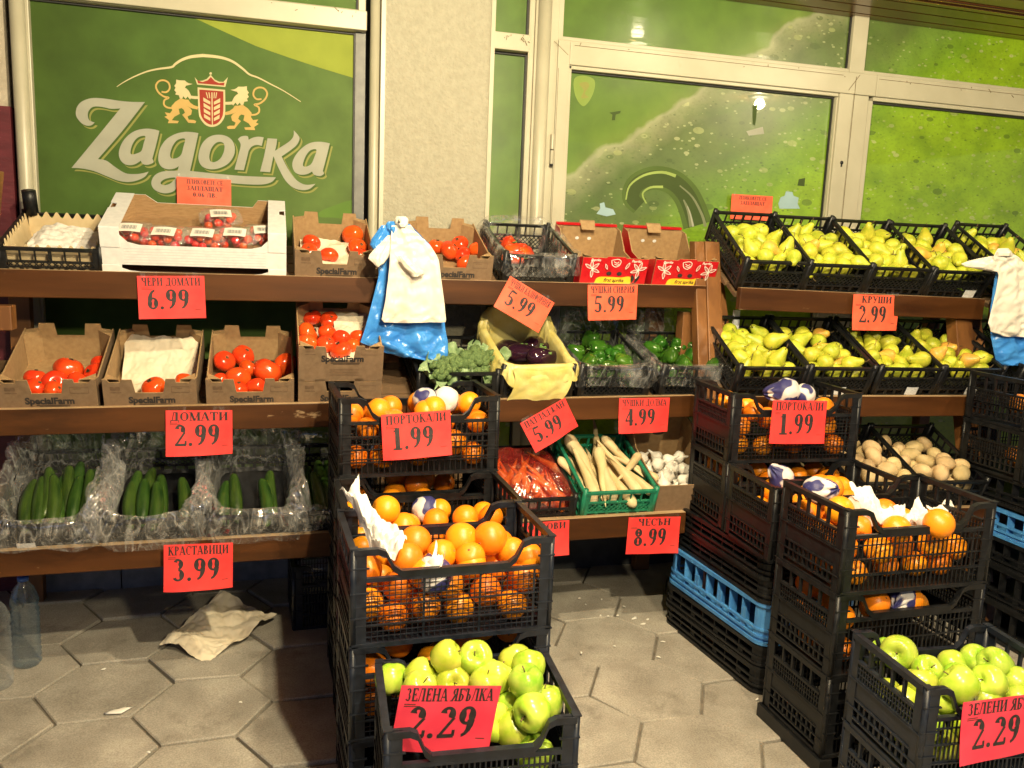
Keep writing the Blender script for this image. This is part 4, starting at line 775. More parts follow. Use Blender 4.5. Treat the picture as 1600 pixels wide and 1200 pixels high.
# ================================================================== PRODUCE
def sphere_mesh(name, r, m, fn, n=24, k=14, mats=None):
    q = MB(); q.lathe([(max(1e-4, r * math.sin(math.pi * i / k)), -r * math.cos(math.pi * i / k)) for i in range(k + 1)], n, fn); o = q.build(name, mats or m); return o
protos = {}
def proto(o): COL.objects.unlink(o) if not o.children else None; return o
def orange_proto():
    def fn(p, t):
        a = p.normalized(); d = max(0, a.z - .9) * 10; return p * (1 + .015 * N(a, 1.5)) * Vector((1, 1, .96)).x - Vector((0, 0, d * .0035))
    o = sphere_mesh('orange', .038, M_orange, fn, 28, 18); q = MB(); q.lathe([(0.0001, .0335), (.0026, .0336), (.0030, .0349), (.0001, .0352)], 8); q.build('stem_scar', M_stem, o); return o
def apple_proto():
    prof = [(.0005, -.026), (.006, -.0275), (.013, -.032), (.022, -.0325), (.031, -.025), (.0375, -.010), (.040, .004), (.0385, .017), (.032, .028), (.023, .0335), (.014, .0325), (.007, .027), (.002, .0235), (.0004, .023)]
    def fn(p, t): return p * (1 + .022 * math.cos(5 * t) * min(1, abs(p.z) / .03) + .012 * math.cos(2 * t + 1))
    q = MB(); q.lathe(prof, 28, fn); o = q.build('green_apple', M_apple); q = MB(); q.tube([(0, 0, .022), (.001, .001, .032), (.004, .002, .040)], [.0016, .0013, .0018], 6); q.build('stem', M_stem, o)
    q = MB(); q.lathe([(.0005, -.0275), (.004, -.0285), (.0055, -.0300), (.0005, -.0290)], 8, lambda p, t: p * (1 + .3 * math.cos(5 * t))); q.build('calyx', M_stem, o); return o
def pear_proto(i):
    k = (1, .92, 1.08)[i]; prof = [(.0005, -.034), (.008, -.0355), (.018, -.034), (.028, -.026), (.034, -.012), (.0345, .000), (.031, .013), (.025, .026), (.0195, .037), (.0155, .048), (.011, .056), (.005, .0595), (.0005, .060)]
    def fn(p, t):
        b = .006 * math.sin(2.0 * i + 1) * (p.z / .05) ** 2 if p.z > 0 else 0
        return Vector((p.x + b, p.y * (1 + .03 * i), p.z * k)) * (1 + .03 * N((p.x * 30, p.y * 30, p.z * 30 + i * 7)))
    q = MB(); q.lathe(prof, 20, fn); o = q.build('pear', M_pearblush if i == 1 else M_pear); q = MB(); z = .059 * k
    q.tube([(.004 * (i - 1), 0, z - .002), (.004 * (i - 1) + .002, .001, z + .010), (.004 * (i - 1) + .008, .004, z + .022)], [.0018, .0013, .0019], 6); q.build('stem', M_stem, o); return o
def tomato_proto(i):
    r = .039
    def fn(p, t):
        a = p.z / r; l = 1 + (.045 if i else .02) * math.cos((5 if i else 6) * t) * (1 - abs(a) * .4); q = Vector((p.x * l, p.y * l * (1 if i == 0 else .94), p.z * (.78 if i == 0 else .84))); d = max(0, abs(a) - .86) / .14; q.z -= math.copysign(d * d * .008, a); return q
    o = sphere_mesh('tomato', r, M_tomato, fn, 28, 16); q = MB()
    q.lathe([(.0005, .0225), (.005, .0222), (.0058, .0240), (.0005, .0248)], 10, lambda p, t: p * (1 + .25 * math.cos(5 * t))); q.build('stem_scar', M_stem, o); return o
def simple(name, r, m, fn, n=16, k=10): return sphere_mesh(name, r, m, fn, n, k)

def pack(W_, D, z0, r, n, seed, tries=70, rv=.06, zmax=9, xs=1, grad=0):
    """drop balls one by one to their lowest free place in a W x D box (a heap, touching, not overlapping)"""
    rs = random.Random(seed); out = []
    for _ in range(n):
        rr = r * rs.uniform(1 - rv, 1 + rv); best = None
        for _ in range(tries):
            x = rs.uniform(-W_ / 2 + rr, W_ / 2 - rr); y = rs.uniform(-D / 2 + rr, D / 2 - rr); z = z0 + rr
            for (a, b, c, q) in out:
                d2 = (a - x) ** 2 + (b - y) ** 2; s = rr + q
                if d2 < s * s: z = max(z, c + math.sqrt(s * s - d2))
            cost = z + grad * y
            if best is None or cost < best[0]: best = (cost, x, y, z, rr)
        if best[3] < zmax: out.append(best[1:])
    return out
def rot_rand(rs, upright=None):
    return Euler((rs.uniform(0, 6.28), rs.uniform(0, 6.28), rs.uniform(0, 6.28)))
USED = {}
def put(key, p, rot, sc, label, cat, group):
    """first use moves the prototype itself, later ones copy it and its parts"""
    pr = PROT[key]; o = pr if key not in USED else copy_tree(pr); USED[key] = 1
    o.location = p; o.rotation_euler = rot; o.scale = (sc, sc, sc) if not hasattr(sc, '__len__') else sc; return tag(o, label, cat, group)
PROT = {'orange': orange_proto(), 'apple': apple_proto(), 'pear0': pear_proto(0), 'pear1': pear_proto(1), 'pear2': pear_proto(2), 'tomato0': tomato_proto(0), 'tomato1': tomato_proto(1)}
PROT['cherry'] = simple('cherry_tomato', .0135, M_cherry, lambda p, t: p)
for k_ in range(3): PROT['potato%d' % k_] = simple('potato', .032, M_pot, lambda p, t, k=k_: Vector((p.x * 1.0, p.y * .86, p.z * 1.25)) * (1 + .16 * N(p * 26 + Vector((k * 5, 0, 0)))), 16, 12)
def garlic():
    q = MB(); q.lathe([(.0005, -.016), (.010, -.018), (.020, -.012), (.0245, -.002), (.022, .008), (.014, .017), (.007, .024), (.0045, .034), (.0035, .044), (.0005, .045)], 20, lambda p, t: Vector((p.x, p.y, p.z)) * (1 + .07 * math.cos(7 * t) * (1 if p.z < .015 else .2)))
    return q.build('garlic_bulb', M_gar)
PROT['garlic'] = garlic()
def cuc(i):
    L, q = .20, MB(); n = 18; pts, rad = [], []
    for k in range(n + 1):
        t = k / n; pts.append((.010 * math.sin(math.pi * t) * (i - 1), (t - .5) * L, .004 * math.sin(3 * t + i))); rad.append(.0215 * min(1, (1e-3 + math.sin(math.pi * min(1, t * 1.0)) ** .38)) * (1 + .03 * N((t * 9, i, 0))))
    q.tube(pts, rad, 14); o = q.build('cucumber', M_cuc); return o
for k_ in range(3): PROT['cuc%d' % k_] = cuc(k_)
def root(name, m, L, r0, bend, seed, wob=.0):
    q = MB(); n = 20; pts, rad = [], []
    for k in range(n + 1):
        t = k / n; pts.append((bend * math.sin(2.4 * t) + wob * N((t * 4, seed, 0)), (t - .35) * L, wob * N((t * 4, seed, 9)))); rad.append(max(.0012, r0 * (min(1, t * 9 + .35)) * (1 - t) ** .72 * (1 + .06 * N((t * 14, seed, 3)))))
    q.tube(pts, rad, 12); return q.build(name, m)
for k_ in range(3): PROT['pars%d' % k_] = root('parsnip', M_pars, .30, .026, .010 * (k_ - 1), k_, .005); PROT['carrot%d' % k_] = root('carrot', M_carrot, .19, .018, .006 * (k_ - 1), k_ + 5, .004)
def pepper(name, m, L, r):
    def fn(p, t): return Vector((p.x, p.y, p.z)) * (1 + .11 * math.cos(3 * t + .5) * (1 - .3 * abs(p.z) / L))
    q = MB(); q.lathe([(.001, -L * .42), (r * .5, -L * .46), (r * .82, -L * .36), (r * .95, -L * .1), (r, L * .2), (r * .92, L * .38), (r * .6, L * .47), (r * .25, L * .43), (.001, L * .41)], 22, fn); o = q.build(name, m)
    q = MB(); q.tube([(0, 0, L * .40), (.001, .002, L * .5), (.006, .004, L * .62)], [.004, .003, .004], 7); q.build('stem', mat('pepper_stem', (.08, .16, .03), (.12, .22, .05), 40, .6) if 'pepper_stem' not in MATS else MATS['pepper_stem'], o); return o
PROT['gpep'] = pepper('green_pepper', M_gpep, .075, .034); PROT['rpep'] = pepper('red_pepper', M_rpep, .11, .033)
def aubergine():
    q = MB(); q.lathe([(.001, -.085), (.018, -.082), (.034, -.066), (.040, -.040), (.037, -.008), (.029, .030), (.022, .060), (.018, .074), (.001, .078)], 22, lambda p, t: Vector((p.x + .10 * (p.z + .02) ** 2 * 20 * .06, p.y, p.z))); o = q.build('aubergine', M_egg)
    q = MB(); q.lathe([(.0215, .058), (.021, .070), (.014, .080), (.006, .084), (.005, .104), (.001, .105)], 15, lambda p, t: p * (1 + .12 * math.cos(5 * t) * (p.z < .075))); q.build('stem_cap', MATS['pepper_stem'], o); return o
PROT['egg'] = aubergine()

# ================================================================== PLACING
def on_shelf(x, yf, z, D, tilt, rz=0): return Matrix.Translation((x, yf, z)) @ Matrix.Rotation(rz, 4, 'Z') @ Matrix.Rotation(tilt, 4, 'X') @ Matrix.Translation((0, D / 2, 0))
def seat(M, px, py, h):
    """where the sight line meets the plane h above a container's floor"""
    n = M.to_3x3() @ Vector((0, 0, 1)); o = M @ Vector((0, 0, h)); d = ray(px, py); return CAM + d * ((o - CAM).dot(n) / d.dot(n))
def xat(px, py, Y): return atY(px, py, Y).x
def setM(t, M): t.matrix_basis = M; return t
RS_ = random.Random(99)

def crumple(name, m, fn, label=None, cat=None, nu=26, nv=20, amp=.012, sc=18, seed=0, group=None, both=True):
    """a crumpled sheet: fn(u, v) is the smooth surface"""
    q = MB()
    nu, nv = max(nu, 64), max(nv, 64)
    def f(a, b):
        p = Vector(fn(a, b)); s = Vector((seed * 3.1, seed, 0)); k = p * sc
        r = abs(noise.noise(k * .8 + s)) + .6 * abs(noise.noise(k * 1.7 + s + Vector((3, 1, 4)))) + .3 * abs(noise.noise(k * 3.6 + s))
        return p + Vector((noise.noise(k * .6 + s + Vector((9, 0, 0))) * .6, noise.noise(k * .6 + s + Vector((0, 9, 0))) * .6, 1.7 * r - .5)) * amp
    q.grid(f, nu, nv); o = q.build(name, m, fix=False)
    if label: tag(o, label, cat, group)
    return o

def crate_bag(label, M, W_, D, H, seed, back, drop, m=None):
    """loose clear bag: narrow opening, fat rolled rim, skirt drooping over the crate"""
    prof = [(.030, .016), (.026, H * .6), (.020, H * .98), (.012, H + .030), (-.004, H + .046), (-.022, H + .036), (-.032, H + .006), (-.034, H - .030), (-.026, H - .060)]; ns = 4; n = []
    for i in range(len(prof) - 1):
        for k in range(ns): t = k / ns; n.append((lerp(prof[i][0], prof[i + 1][0], t), lerp(prof[i][1], prof[i + 1][1], t), i + t))
    n.append((*prof[-1], len(prof) - 1.0)); nv = len(n) - 1; q = MB()
    def f(u, v):
        ins, z, st = n[int(round(v * nv))]; a = 2 * math.pi * u; c, s = math.cos(a), math.sin(a); k = max(0, min(1, (st - 1) / 2)); e = .30 + .28 * k * max(0, min(1, (7 - st) / 3))
        x = math.copysign(abs(c) ** e, c) * (W_ / 2 - ins); y = math.copysign(abs(s) ** e, s) * (D / 2 - ins); o_ = max(0, st - 4) / 4
        z += back * k * max(0, s) ** 1.5 - drop * o_ * max(0, -s) ** 2 + .022 * k * noise.noise(Vector((c * 2, s * 2, seed)))
        y -= .022 * k * max(0, -s) ** 2 + .03 * o_ * max(0, -s) ** 2 * (drop > .03)
        if st > 5.5 and s > .0: z = max(z, H + back * .6 * s)
        fold = abs(noise.noise(Vector((c * 5, s * 5, seed + st * .22)))) * 1.2 + .6 * abs(noise.noise(Vector((c * 12, s * 12, seed + 5 + st * .3)))) - .4
        p = Vector((x * 11, y * 11, z * 9 + seed)); d = Vector((noise.noise(p), noise.noise(p + Vector((5, 5, 5))), noise.noise(p + Vector((1, 8, 3)))))
        return Vector((x, y, z)) + d * .016 * (.3 + .7 * k) + Vector((c, s, .8)) * fold * .030 * k
    q.grid(f, 200, nv, cu=True); o = q.build('crate_bag', m or M_bagclear, fix=False); setM(o, M); return tag(o, label, 'plastic bag', 'clear plastic bags lining the crates')

def liner(name, label, M, W_, D, H, m, floor=.03, puff=.018, over=.05, seed=0, back=.03, amp=.010, front_over=None, cat='plastic bag', group='clear plastic bags lining the crates', grow=0, nu=84, sag=0):
    q = MB(); prof = [(.016, floor), (.013, lerp(floor, H, .5)), (.010, H * .96), (-.001, H + puff), (-.018, H + puff * .7), (-.026, H - over * .35), (-.028 - grow, H - over)]; n = []
    for i in range(len(prof) - 1):
        for k in range(3): t = k / 3; n.append((lerp(prof[i][0], prof[i + 1][0], t), lerp(prof[i][1], prof[i + 1][1], t), i + t))
    n.append((*prof[-1], len(prof) - 1.0)); nv = len(n) - 1
    def f(u, v):
        ins, z, st = n[int(round(v * nv))]; a = 2 * math.pi * u; c, s = math.cos(a), math.sin(a); e = .28
        x = math.copysign(abs(c) ** e, c) * (W_ / 2 - ins); y = math.copysign(abs(s) ** e, s) * (D / 2 - ins)
        k = max(0, min(1, (st - 1.2) / 1.6)); o_ = max(0, st - 3.2) / 2.8
        z += back * k * max(0, s) ** 2 - o_ * (front_over or 0) * max(0, -s) ** 3 - sag * o_ * max(0, -s)
        if o_ > 0: z += .03 * o_ * N((u * 9, seed, 1)) - 0
        if st > 4 and s > .2: z = lerp(z, H + back * .7, min(1, (s - .2) * 1.4) * .8)
        w = .35 + .65 * k; g = 1 + .8 * k
        p = Vector((x * 14, y * 14, z * 11 + seed * 4)); f2 = Vector((u * 30, st * .45, seed)); fold = abs(noise.noise(f2)) - .22
        d = Vector((noise.noise(p), noise.noise(p + Vector((5, 5, 5))), noise.noise(p + Vector((1, 8, 3))) * .8)) * amp * w * g
        r = Vector((c, s, 0)) * fold * amp * 2.4 * w
        return Vector((x, y, z)) + d + (r if st > 1.5 else r * .2) + Vector((0, 0, fold * amp * k))
    q.grid(f, nu, nv, cu=True); o = q.build(name, m, fix=False); setM(o, M); return tag(o, label, cat, group)

# ------------------------------------------------------------------ left stand, top row
Y1, B1 = 3.137, 1.277
# black crate with scalloped card liner and tissue
x = xat(81, 410, Y1); Mx = on_shelf(x, Y1, B1, .37, T19)
t = flat_crate(M_black, .315, .37, .10, .012, 'black crate with a scalloped cream card liner at the left end of the top shelf'); setM(t, Mx)
q = MB(); q.tube([(0, 0, 0), (0, 0, .05), (0, 0, .085)], .024, 10); q.xf(Matrix.Translation((-.125, .165, .10))); q.build('corner_grip', M_black, t)
def scallop(n_, L): return [(-L / 2, .012), (L / 2, .012)] + [(L / 2 - L * k / (n_ * 8), .098 + .011 * math.sin(2 * math.pi * k / 8)) for k in range(n_ * 8 + 1)]
lin = thing('card_liner', 'cream card liner with a scalloped edge inside the black crate on the top shelf', 'liner'); setM(lin, Mx)
for L, fn in ((.27, lambda a, b, c: (a, .150 + c + .12 * (b - .05), b + .004)), (.30, lambda a, b, c: (-.134 - c - .12 * (b - .05), a, b)), (.30, lambda a, b, c: (.134 + c, a, b)), (.27, lambda a, b, c: (a, -.150 - c, b * .92))):
    q = MB(); q.prism(scallop(8 if L < .28 else 9, L), .002, fn); q.build('edge_panel', M_cream, lin)
o = crumple('tissue', M_tissue, lambda u, v: (-.10 + .22 * u + .02 * v, -.14 + .25 * v, .045 + .028 * math.sin(2.2 * v) + .012 * math.sin(5 * u)), 'crumpled white tissue lying in the scalloped black crate', 'tissue paper', amp=.012, sc=16, seed=2); setM(o, Mx)

# white cherry tomato cartons, one on the other
x = xat(308, 415, Y1); Wc, Dc = .60, .385; Mw = on_shelf(x, Y1, B1, Dc, T19)
hw = Wc / 2
def white_carton(label, H, M):
    fr = [(-hw, 0), (hw, 0), (hw, H), (hw - .058, H), (hw - .062, H * .80), (hw - .085, H * .62), (hw - .12, H * .55), (-hw + .12, H * .55), (-hw + .085, H * .62), (-hw + .062, H * .80), (-hw + .058, H), (-hw, H)]
    bk = [(-hw, 0), (hw, 0), (hw, H * 1.02), (hw - .10, H * 1.02), (hw - .12, H * .80), (-hw + .14, H * .80), (-hw + .10, H * 1.02), (-hw, H * 1.02)]
    t = carton('white_carton', label, Wc, Dc, H, M_white, M_whitein, fr, bk, corner=0, cat='box'); setM(t, M)
    for s in (-1, 1):
        q = MB(); q.prism([(-Dc / 2, 0), (Dc / 2 * .05, 0), (Dc / 2 * .1, .022), (Dc / 2 * .35, .022), (Dc / 2 * .4, 0), (Dc / 2, 0), (Dc / 2, .062), (-Dc / 2, .062)], .004, lambda a, b, c: (s * (hw - b), a, H + .001 + c)); q.build('top_flap', M_white, t)
        q = MB(); q.box(*sorted((s * hw, s * (hw - .062))), -Dc / 2 - .003, -Dc / 2 - .0005, H * .48, H + .003); q.build('folded_tab', M_white, t, .001)
        q = MB(); q.add([(s * (hw - .006), Dc / 2 - .10, .006), (s * (hw - .062), Dc / 2 - .006, .006), (s * (hw - .062), Dc / 2 - .006, H), (s * (hw - .006), Dc / 2 - .10, H)], [(0, 1, 2, 3)]); q.build('corner_gusset', M_whitein, t, fix=False)
    q = MB()
    for k in range(6): z = H * .06 + k * H * .078; q.box(-hw + .07, hw - .07, -Dc / 2 - .0006, -Dc / 2, z, z + .0016)
    q.build('ribbing', mat('white_rib', (.50, .50, .52), (.56, .56, .57), 40, .6) if 'white_rib' not in MATS else MATS['white_rib'], t)
    return t
white_carton('white carton under the cherry tomato carton, only its rim showing behind the shelf edge', .048, Mw)
Mw2 = Mw @ Matrix.Translation((0, 0, .052)); white_carton('white open carton of cherry tomato punnets on the top shelf', .128, Mw2)
# raised layer sheet under the punnets
q = MB(); q.box(-hw + .008, hw - .008, -Dc / 2 + .008, Dc / 2 - .008, .042, .046); o = q.build('layer_sheet', M_whitein); setM(o, Mw2); tag(o, 'brown layer sheet beneath the cherry tomato punnets in the white carton', 'layer sheet')
def punnet(label):
    t = thing('punnet', label, 'punnet', group='clear punnets of cherry tomatoes'); a, b, h = .072, .054, .060
    def f(u, v):
        an = 2 * math.pi * u; c, s = math.cos(an), math.sin(an); e = .35; x, y = math.copysign(abs(c) ** e, c), math.copysign(abs(s) ** e, s)
        k = (.80, .88, .98, 1.06, 1.06, .97, .93, .55, .01)[int(round(v * 8))]; z = (0, .006, .034, .037, .040, .041, .056, .0585, .0585)[int(round(v * 8))]
        return (x * a * k, y * b * k, z)
    q = MB(); q.grid(f, 44, 8, cu=True); q.build('clamshell', M_shell, t, fix=False)
    q = MB(); q.grid(lambda u, v: (-.037 + .074 * u, -.044 + .066 * v, .0605 + .003 * math.sin(3 * u)), 6, 4); lb = q.build('paper_label', M_whiteink, t)
    q = MB()
    for k in range(14): x = -.024 + k * .0034; q.add([(x, -.026, .0645), (x + .0014 + .0007 * (k % 3), -.026, .0645), (x + .0014 + .0007 * (k % 3), .002, .0645), (x, .002, .0645)], [(0, 1, 2, 3)])
    q.build('barcode', M_grey, lb)
    return t
PUN = [((205, 366), 'leftmost punnet of cherry tomatoes, half behind the white flap'), ((258, 372), 'second punnet from the left along the carton front'), ((318, 374), 'middle punnet of cherry tomatoes in the front row'), ((368, 373), 'punnet in the front row below right of the single back punnet'), ((413, 369), 'rightmost punnet, tucked under the right white flap'), ((345, 345), 'punnet lying on its own behind the front row')]
pp = punnet('x')
for i, (p, lb) in enumerate(PUN):
    w_ = seat(Mw2, *p, .078); o = pp if i == 0 else copy_tree(pp); tag(o, lb, 'punnet', 'clear punnets of cherry tomatoes')
    l = Mw2.inverted() @ w_; M = Mw2 @ Matrix.Translation((l.x, l.y, .048 if i < 5 else .052)) @ Matrix.Rotation(RS_.uniform(-.12, .12), 4, 'Z') @ Matrix.Rotation(.10, 4, 'X'); setM(o, M)
    for (a, b, c, r) in pack(.122, .090, .002, .0150, 19, i, 30, zmax=.045): put('cherry', M @ Vector((a, b, c)), rot_rand(RS_), r / .0135, 'cherry tomato inside the ' + lb.split(',')[0].split(' lying')[0].split(' along')[0].split(' below')[0].replace(' of cherry tomatoes', ''), 'cherry tomato', 'cherry tomatoes in the ' + lb.split(',')[0])

# kraft cartons of tomatoes
def tomatoes(M, pts, where, grp):
    for i, (px, py, r, h) in enumerate(pts):
        p = seat(M, px, py, h); s = r / .039; put('tomato%d' % (i % 2), p, (M.to_euler().x + RS_.uniform(-.9, .9), RS_.uniform(-.8, .8), RS_.uniform(0, 6)), s, 'round red tomato ' + where, 'tomato', grp)
M1a = on_shelf(xat(524, 410, Y1), Y1, B1, .385, T19); setM(kraft_carton('brown printed carton of six tomatoes at the left of the hanging bags, top shelf'), M1a)
tomatoes(M1a, [(487, 379, .037, .050), (483, 393, .036, .040), (514, 399, .036, .042), (551, 367, .045, .070), (559, 387, .040, .055), (563, 400, .038, .040)], 'in the carton left of the hanging bags', 'tomatoes left of the hanging bags')
M1b = on_shelf(xat(710, 410, Y1), Y1, B1 + .002, .385, T19); setM(kraft_carton('brown printed carton of tomatoes partly behind the white and blue hanging bags, top shelf'), M1b)
tomatoes(M1b, [(682, 385, .036, .050), (703, 391, .041, .052), (718, 381, .038, .058), (747, 392, .041, .050), (726, 410, .036, .040), (722, 397, .036, .045), (738, 378, .034, .045)], 'in the top carton right of the hanging bags', 'tomatoes right of the hanging bags')
def sheet_in(M, label, fn, m=M_tan, seed=1, amp=.010): o = crumple('paper_sheet', m, fn, label, 'paper', amp=amp, sc=14, seed=seed); setM(o, M); return o
sheet_in(M1a, 'tan paper liner in the top tomato carton left of the hanging bags', lambda u, v: (-.115 + .23 * u, -.15 + .30 * v, .010 + .035 * v * v), seed=4)

# pepper crate in film and red cartons
Mp = on_shelf(xat(840, 420, Y1), Y1, B1 + .004, .385, T19); setM(flat_crate(M_black, .290, .385, .135, .012, 'black crate wrapped in clear film holding a few red peppers, top shelf'), Mp)
liner('film_wrap', 'clear film wrapped round the black red pepper crate on the top shelf', Mp, .292, .39, .135, M_clear2, .02, .010, .07, 3, .02, .006)
for i, (px, py, h, rz) in enumerate([(790, 380, .045, .5), (806, 392, .040, 1.4), (820, 396, .032, 2.4), (800, 404, .03, 1.2)]): put('rpep', seat(Mp, px, py, h), (1.5, .2 * i, rz), .9, 'glossy red pepper lying in the film wrapped black crate', 'pepper', 'red peppers in the film wrapped crate')
def pepper_carton(label, M):
    W_, D, H = .278, .385, .142; h = W_ / 2
    fr = [(-h, 0), (h, 0), (h, H * .92), (h * .55, H * .92), (h * .5, H), (-h, H)]
    fr = [(-h, 0), (h, 0), (h, H * .94), (h * .30, H * .94), (h * .27, H * .98), (-h * .27, H * .98), (-h * .30, H * .94), (-h, H * .94)]
    bk = [(-h, 0), (h, 0), (h, H * 1.0), (h * .26, H * 1.0), (h * .24, H * 1.16), (-h * .24, H * 1.16), (-h * .26, H * 1.0), (-h, H * 1.0)]
    t = carton('pepper_carton', label, W_, D, H, M_redbox, M_kraftin, fr, bk, [(-D / 2 + .0045, 0), (D / 2 - .0045, 0), (D / 2 - .0045, H), (D / 2 - .06, H * 1.0), (.05, H * .55), (-.10, H * .50), (-D / 2 + .06, H * .8), (-D / 2 + .0045, H * .95)], 'red printed pepper cartons', corner=.03); setM(t, M)
    y = -D / 2 - .0008
    def pr(nm, loops, m, k=1): q = MB(); [q.flat([l], lambda a, b, j=j: (a, y - .0003 * k - .00003 * j, b)) for j, l in enumerate(loops)]; q.build(nm, m, t)
    def leafs(cx, cz, s, ang):
        out = []
        for a in ang:
            c, s_ = math.cos(a), math.sin(a); pts = cr([(0, 0), (.35, .17), (.7, .15), (1, 0), (.7, -.15), (.35, -.17)], 3); inn = [(.12 + .76 * p[0], p[1] * .62) for p in pts]
            T_ = lambda l: [(cx + s * (p[0] * c - p[1] * s_), cz + s * (p[0] * s_ + p[1] * c)) for p in l]
            n = len(pts)
            for k in range(0, n): out.append([T_(pts)[k], T_(pts)[(k + 1) % n], T_(inn)[(k + 1) % n], T_(inn)[k]])
            out.append(T_([(.05, -.012), (.95, -.012), (.95, .012), (.05, .012)]))
        return out
    pr('leaf_print', leafs(-h * .70, .088, .036, (2.6, 1.7, .7, -.4, -1.5)) + leafs(h * .72, .088, .036, (.4, 1.3, 2.3, 3.4, 4.5)) + leafs(-h * .33, .112, .026, (-1.1,)) + leafs(h * .30, .092, .032, (1.1,)), M_whiteink)
    pr('pepper_print', [stroke(cr(l, 4, False), .0028) for l in ([(-.020, .125), (-.014, .106), (.002, .098), (.016, .106), (.020, .122), (.008, .130), (-.008, .128), (-.020, .125)], [(-.010, .120), (.004, .114), (.012, .120)], [(-.006, .110), (.008, .106), (.014, .112)])], M_whiteink)
    pr('oval_print', [[(a, b + .018) for a, b in cr([(-.075, .020), (-.062, .036), (-.02, .038), (.03, .037), (.062, .042), (.074, .034), (.070, .004), (0, -.010), (-.07, .0)])]], M_yelink)
    latin('first aprika', .021, .0005, 'lettering', M_ink, t, Matrix.Translation((.002, y - .0007, .0355)) @ XZ, shear=.3, sx=.95)
    pr('leaf_mark', [[(a, b + .012) for a, b in l] for l in (cr([(.080, .022), (.074, .040), (.078, .056), (.090, .040)]), cr([(.092, .026), (.098, .044), (.112, .052), (.108, .036), (.098, .022)]), cr([(.084, .020), (.098, .018), (.104, .010), (.090, .008)]))], M_ink, 2)
    for xx in (-.022, .022): pr('vent_hole', [[(xx + .011 * math.cos(a), 0.070 + .0085 * math.sin(a)) for a in [k * .449 for k in range(14)]]], M_ink, 1 + (xx > 0) * .2)
    q = MB()
    for xx in (-.034, .022): q.add([(xx + .009 * math.cos(a), D / 2 - .0055, .085 + .007 * math.sin(a)) for a in [k * .5236 for k in range(12)]], [tuple(range(12))])
    q.build('vent_hole', M_sticker, t)
    for s in (-1, 1):
        latin('Paprika', .014, .0003, 'edge_lettering', M_whiteink, t, Matrix.Translation((s * h * .62, y - .0004, H * .94 - .0135)) @ XZ, shear=.3, sx=1)
    q = MB(); q.box(-h + .001, h - .001, D / 2 - .012, D / 2 + .001, H + .001, H + .010); q.build('top_fold', M_redbox, t)
    q = MB(); q.prism([(-h * .24, 0), (h * .24, 0), (h * .22, .030), (-h * .22, .030)], .003, lambda a, b, c: (a, D / 2 - .006 - b, H * 1.12 - b * .9 + c)); q.build('tab', M_kraftin, t)
    return t
Mr1 = on_shelf(xat(956, 425, Y1), Y1, B1 + .006, .385, T19); pepper_carton('left one of two empty red pepper cartons side by side on the top shelf', Mr1)
Mr2 = on_shelf(xat(1066, 428, Y1), Y1, B1 + .007, .385, T19); pepper_carton('right one of two empty red pepper cartons, next to the wooden post', Mr2)

# ------------------------------------------------------------------ left stand, middle row
Y2, B2 = 2.966, .842
mid = [(78, 'brown printed carton of eight tomatoes, leftmost on the middle shelf'), (237, 'brown printed carton lined with tan paper, two tomatoes left, middle shelf'), (392, 'brown printed carton of nine tomatoes, right of the paper lined one, middle shelf')]
MM = []
for px, lb in mid: M = on_shelf(xat(px, 625, Y2), Y2, B2, .385, T19); MM.append(M); setM(kraft_carton(lb), M)
tomatoes(MM[0], [(55, 590, .036, .042), (57, 606, .036, .036), (86, 598, .042, .046), (107, 577, .049, .052), (122, 597, .038, .042), (86, 611, .036, .034), (147, 584, .038, .045), (158, 571, .038, .045)], 'in the leftmost carton on the middle shelf', 'tomatoes in the leftmost middle carton')
tomatoes(MM[1], [(240, 605, .042, .055), (289, 598, .036, .045)], 'on tan paper in the middle shelf carton', 'tomatoes on the tan paper')
tomatoes(MM[2], [(351, 564, .040, .055), (380, 556, .044, .050), (389, 575, .036, .060), (418, 580, .053, .062), (371, 592, .047, .050), (343, 597, .036, .040), (372, 608, .034, .034), (402, 606, .038, .036), (446, 570, .046, .05)], 'in the carton right of the paper lined one', 'tomatoes right of the paper lined carton')
sheet_in(MM[1], 'tan paper sheet lining the nearly empty tomato carton on the middle shelf', lambda u, v: (-.120 + .245 * u, -.16 + .335 * v, .014 + .10 * max(0, v - .45) ** 1.3 * 2), seed=6, amp=.012)
Md0 = on_shelf(xat(531, 615, Y2), Y2, B2, .385, T19); setM(kraft_carton('brown printed carton at the bottom of the pair beside the orange crate', extra=False), Md0)
Md = Md0 @ Matrix.Translation((0, 0, .118)); setM(kraft_carton('brown printed carton of ten tomatoes stacked on another carton', H=.135, extra=True), Md)
tomatoes(Md, [(488, 496, .036, .075), (515, 501, .038, .075), (481, 521, .042, .075), (511, 520, .034, .07), (534, 529, .036, .07), (510, 537, .035, .062), (533, 547, .040, .060), (480, 536, .038, .06), (561, 528, .036, .06), (549, 541, .034, .055)], 'in the carton stacked on another carton', 'tomatoes in the stacked carton')
sheet_in(Md, 'tan paper in the stacked tomato carton beneath the blue bag', lambda u, v: (-.01 + .13 * u, -.12 + .29 * v, .035 + .06 * v), seed=8)
q = MB(); q.box(-.125, .125, -.175, .175, .030, .034); o = q.build('paper_bed', M_tan); setM(o, Md); tag(o, 'tan paper bed under the ten stacked tomatoes', 'paper')

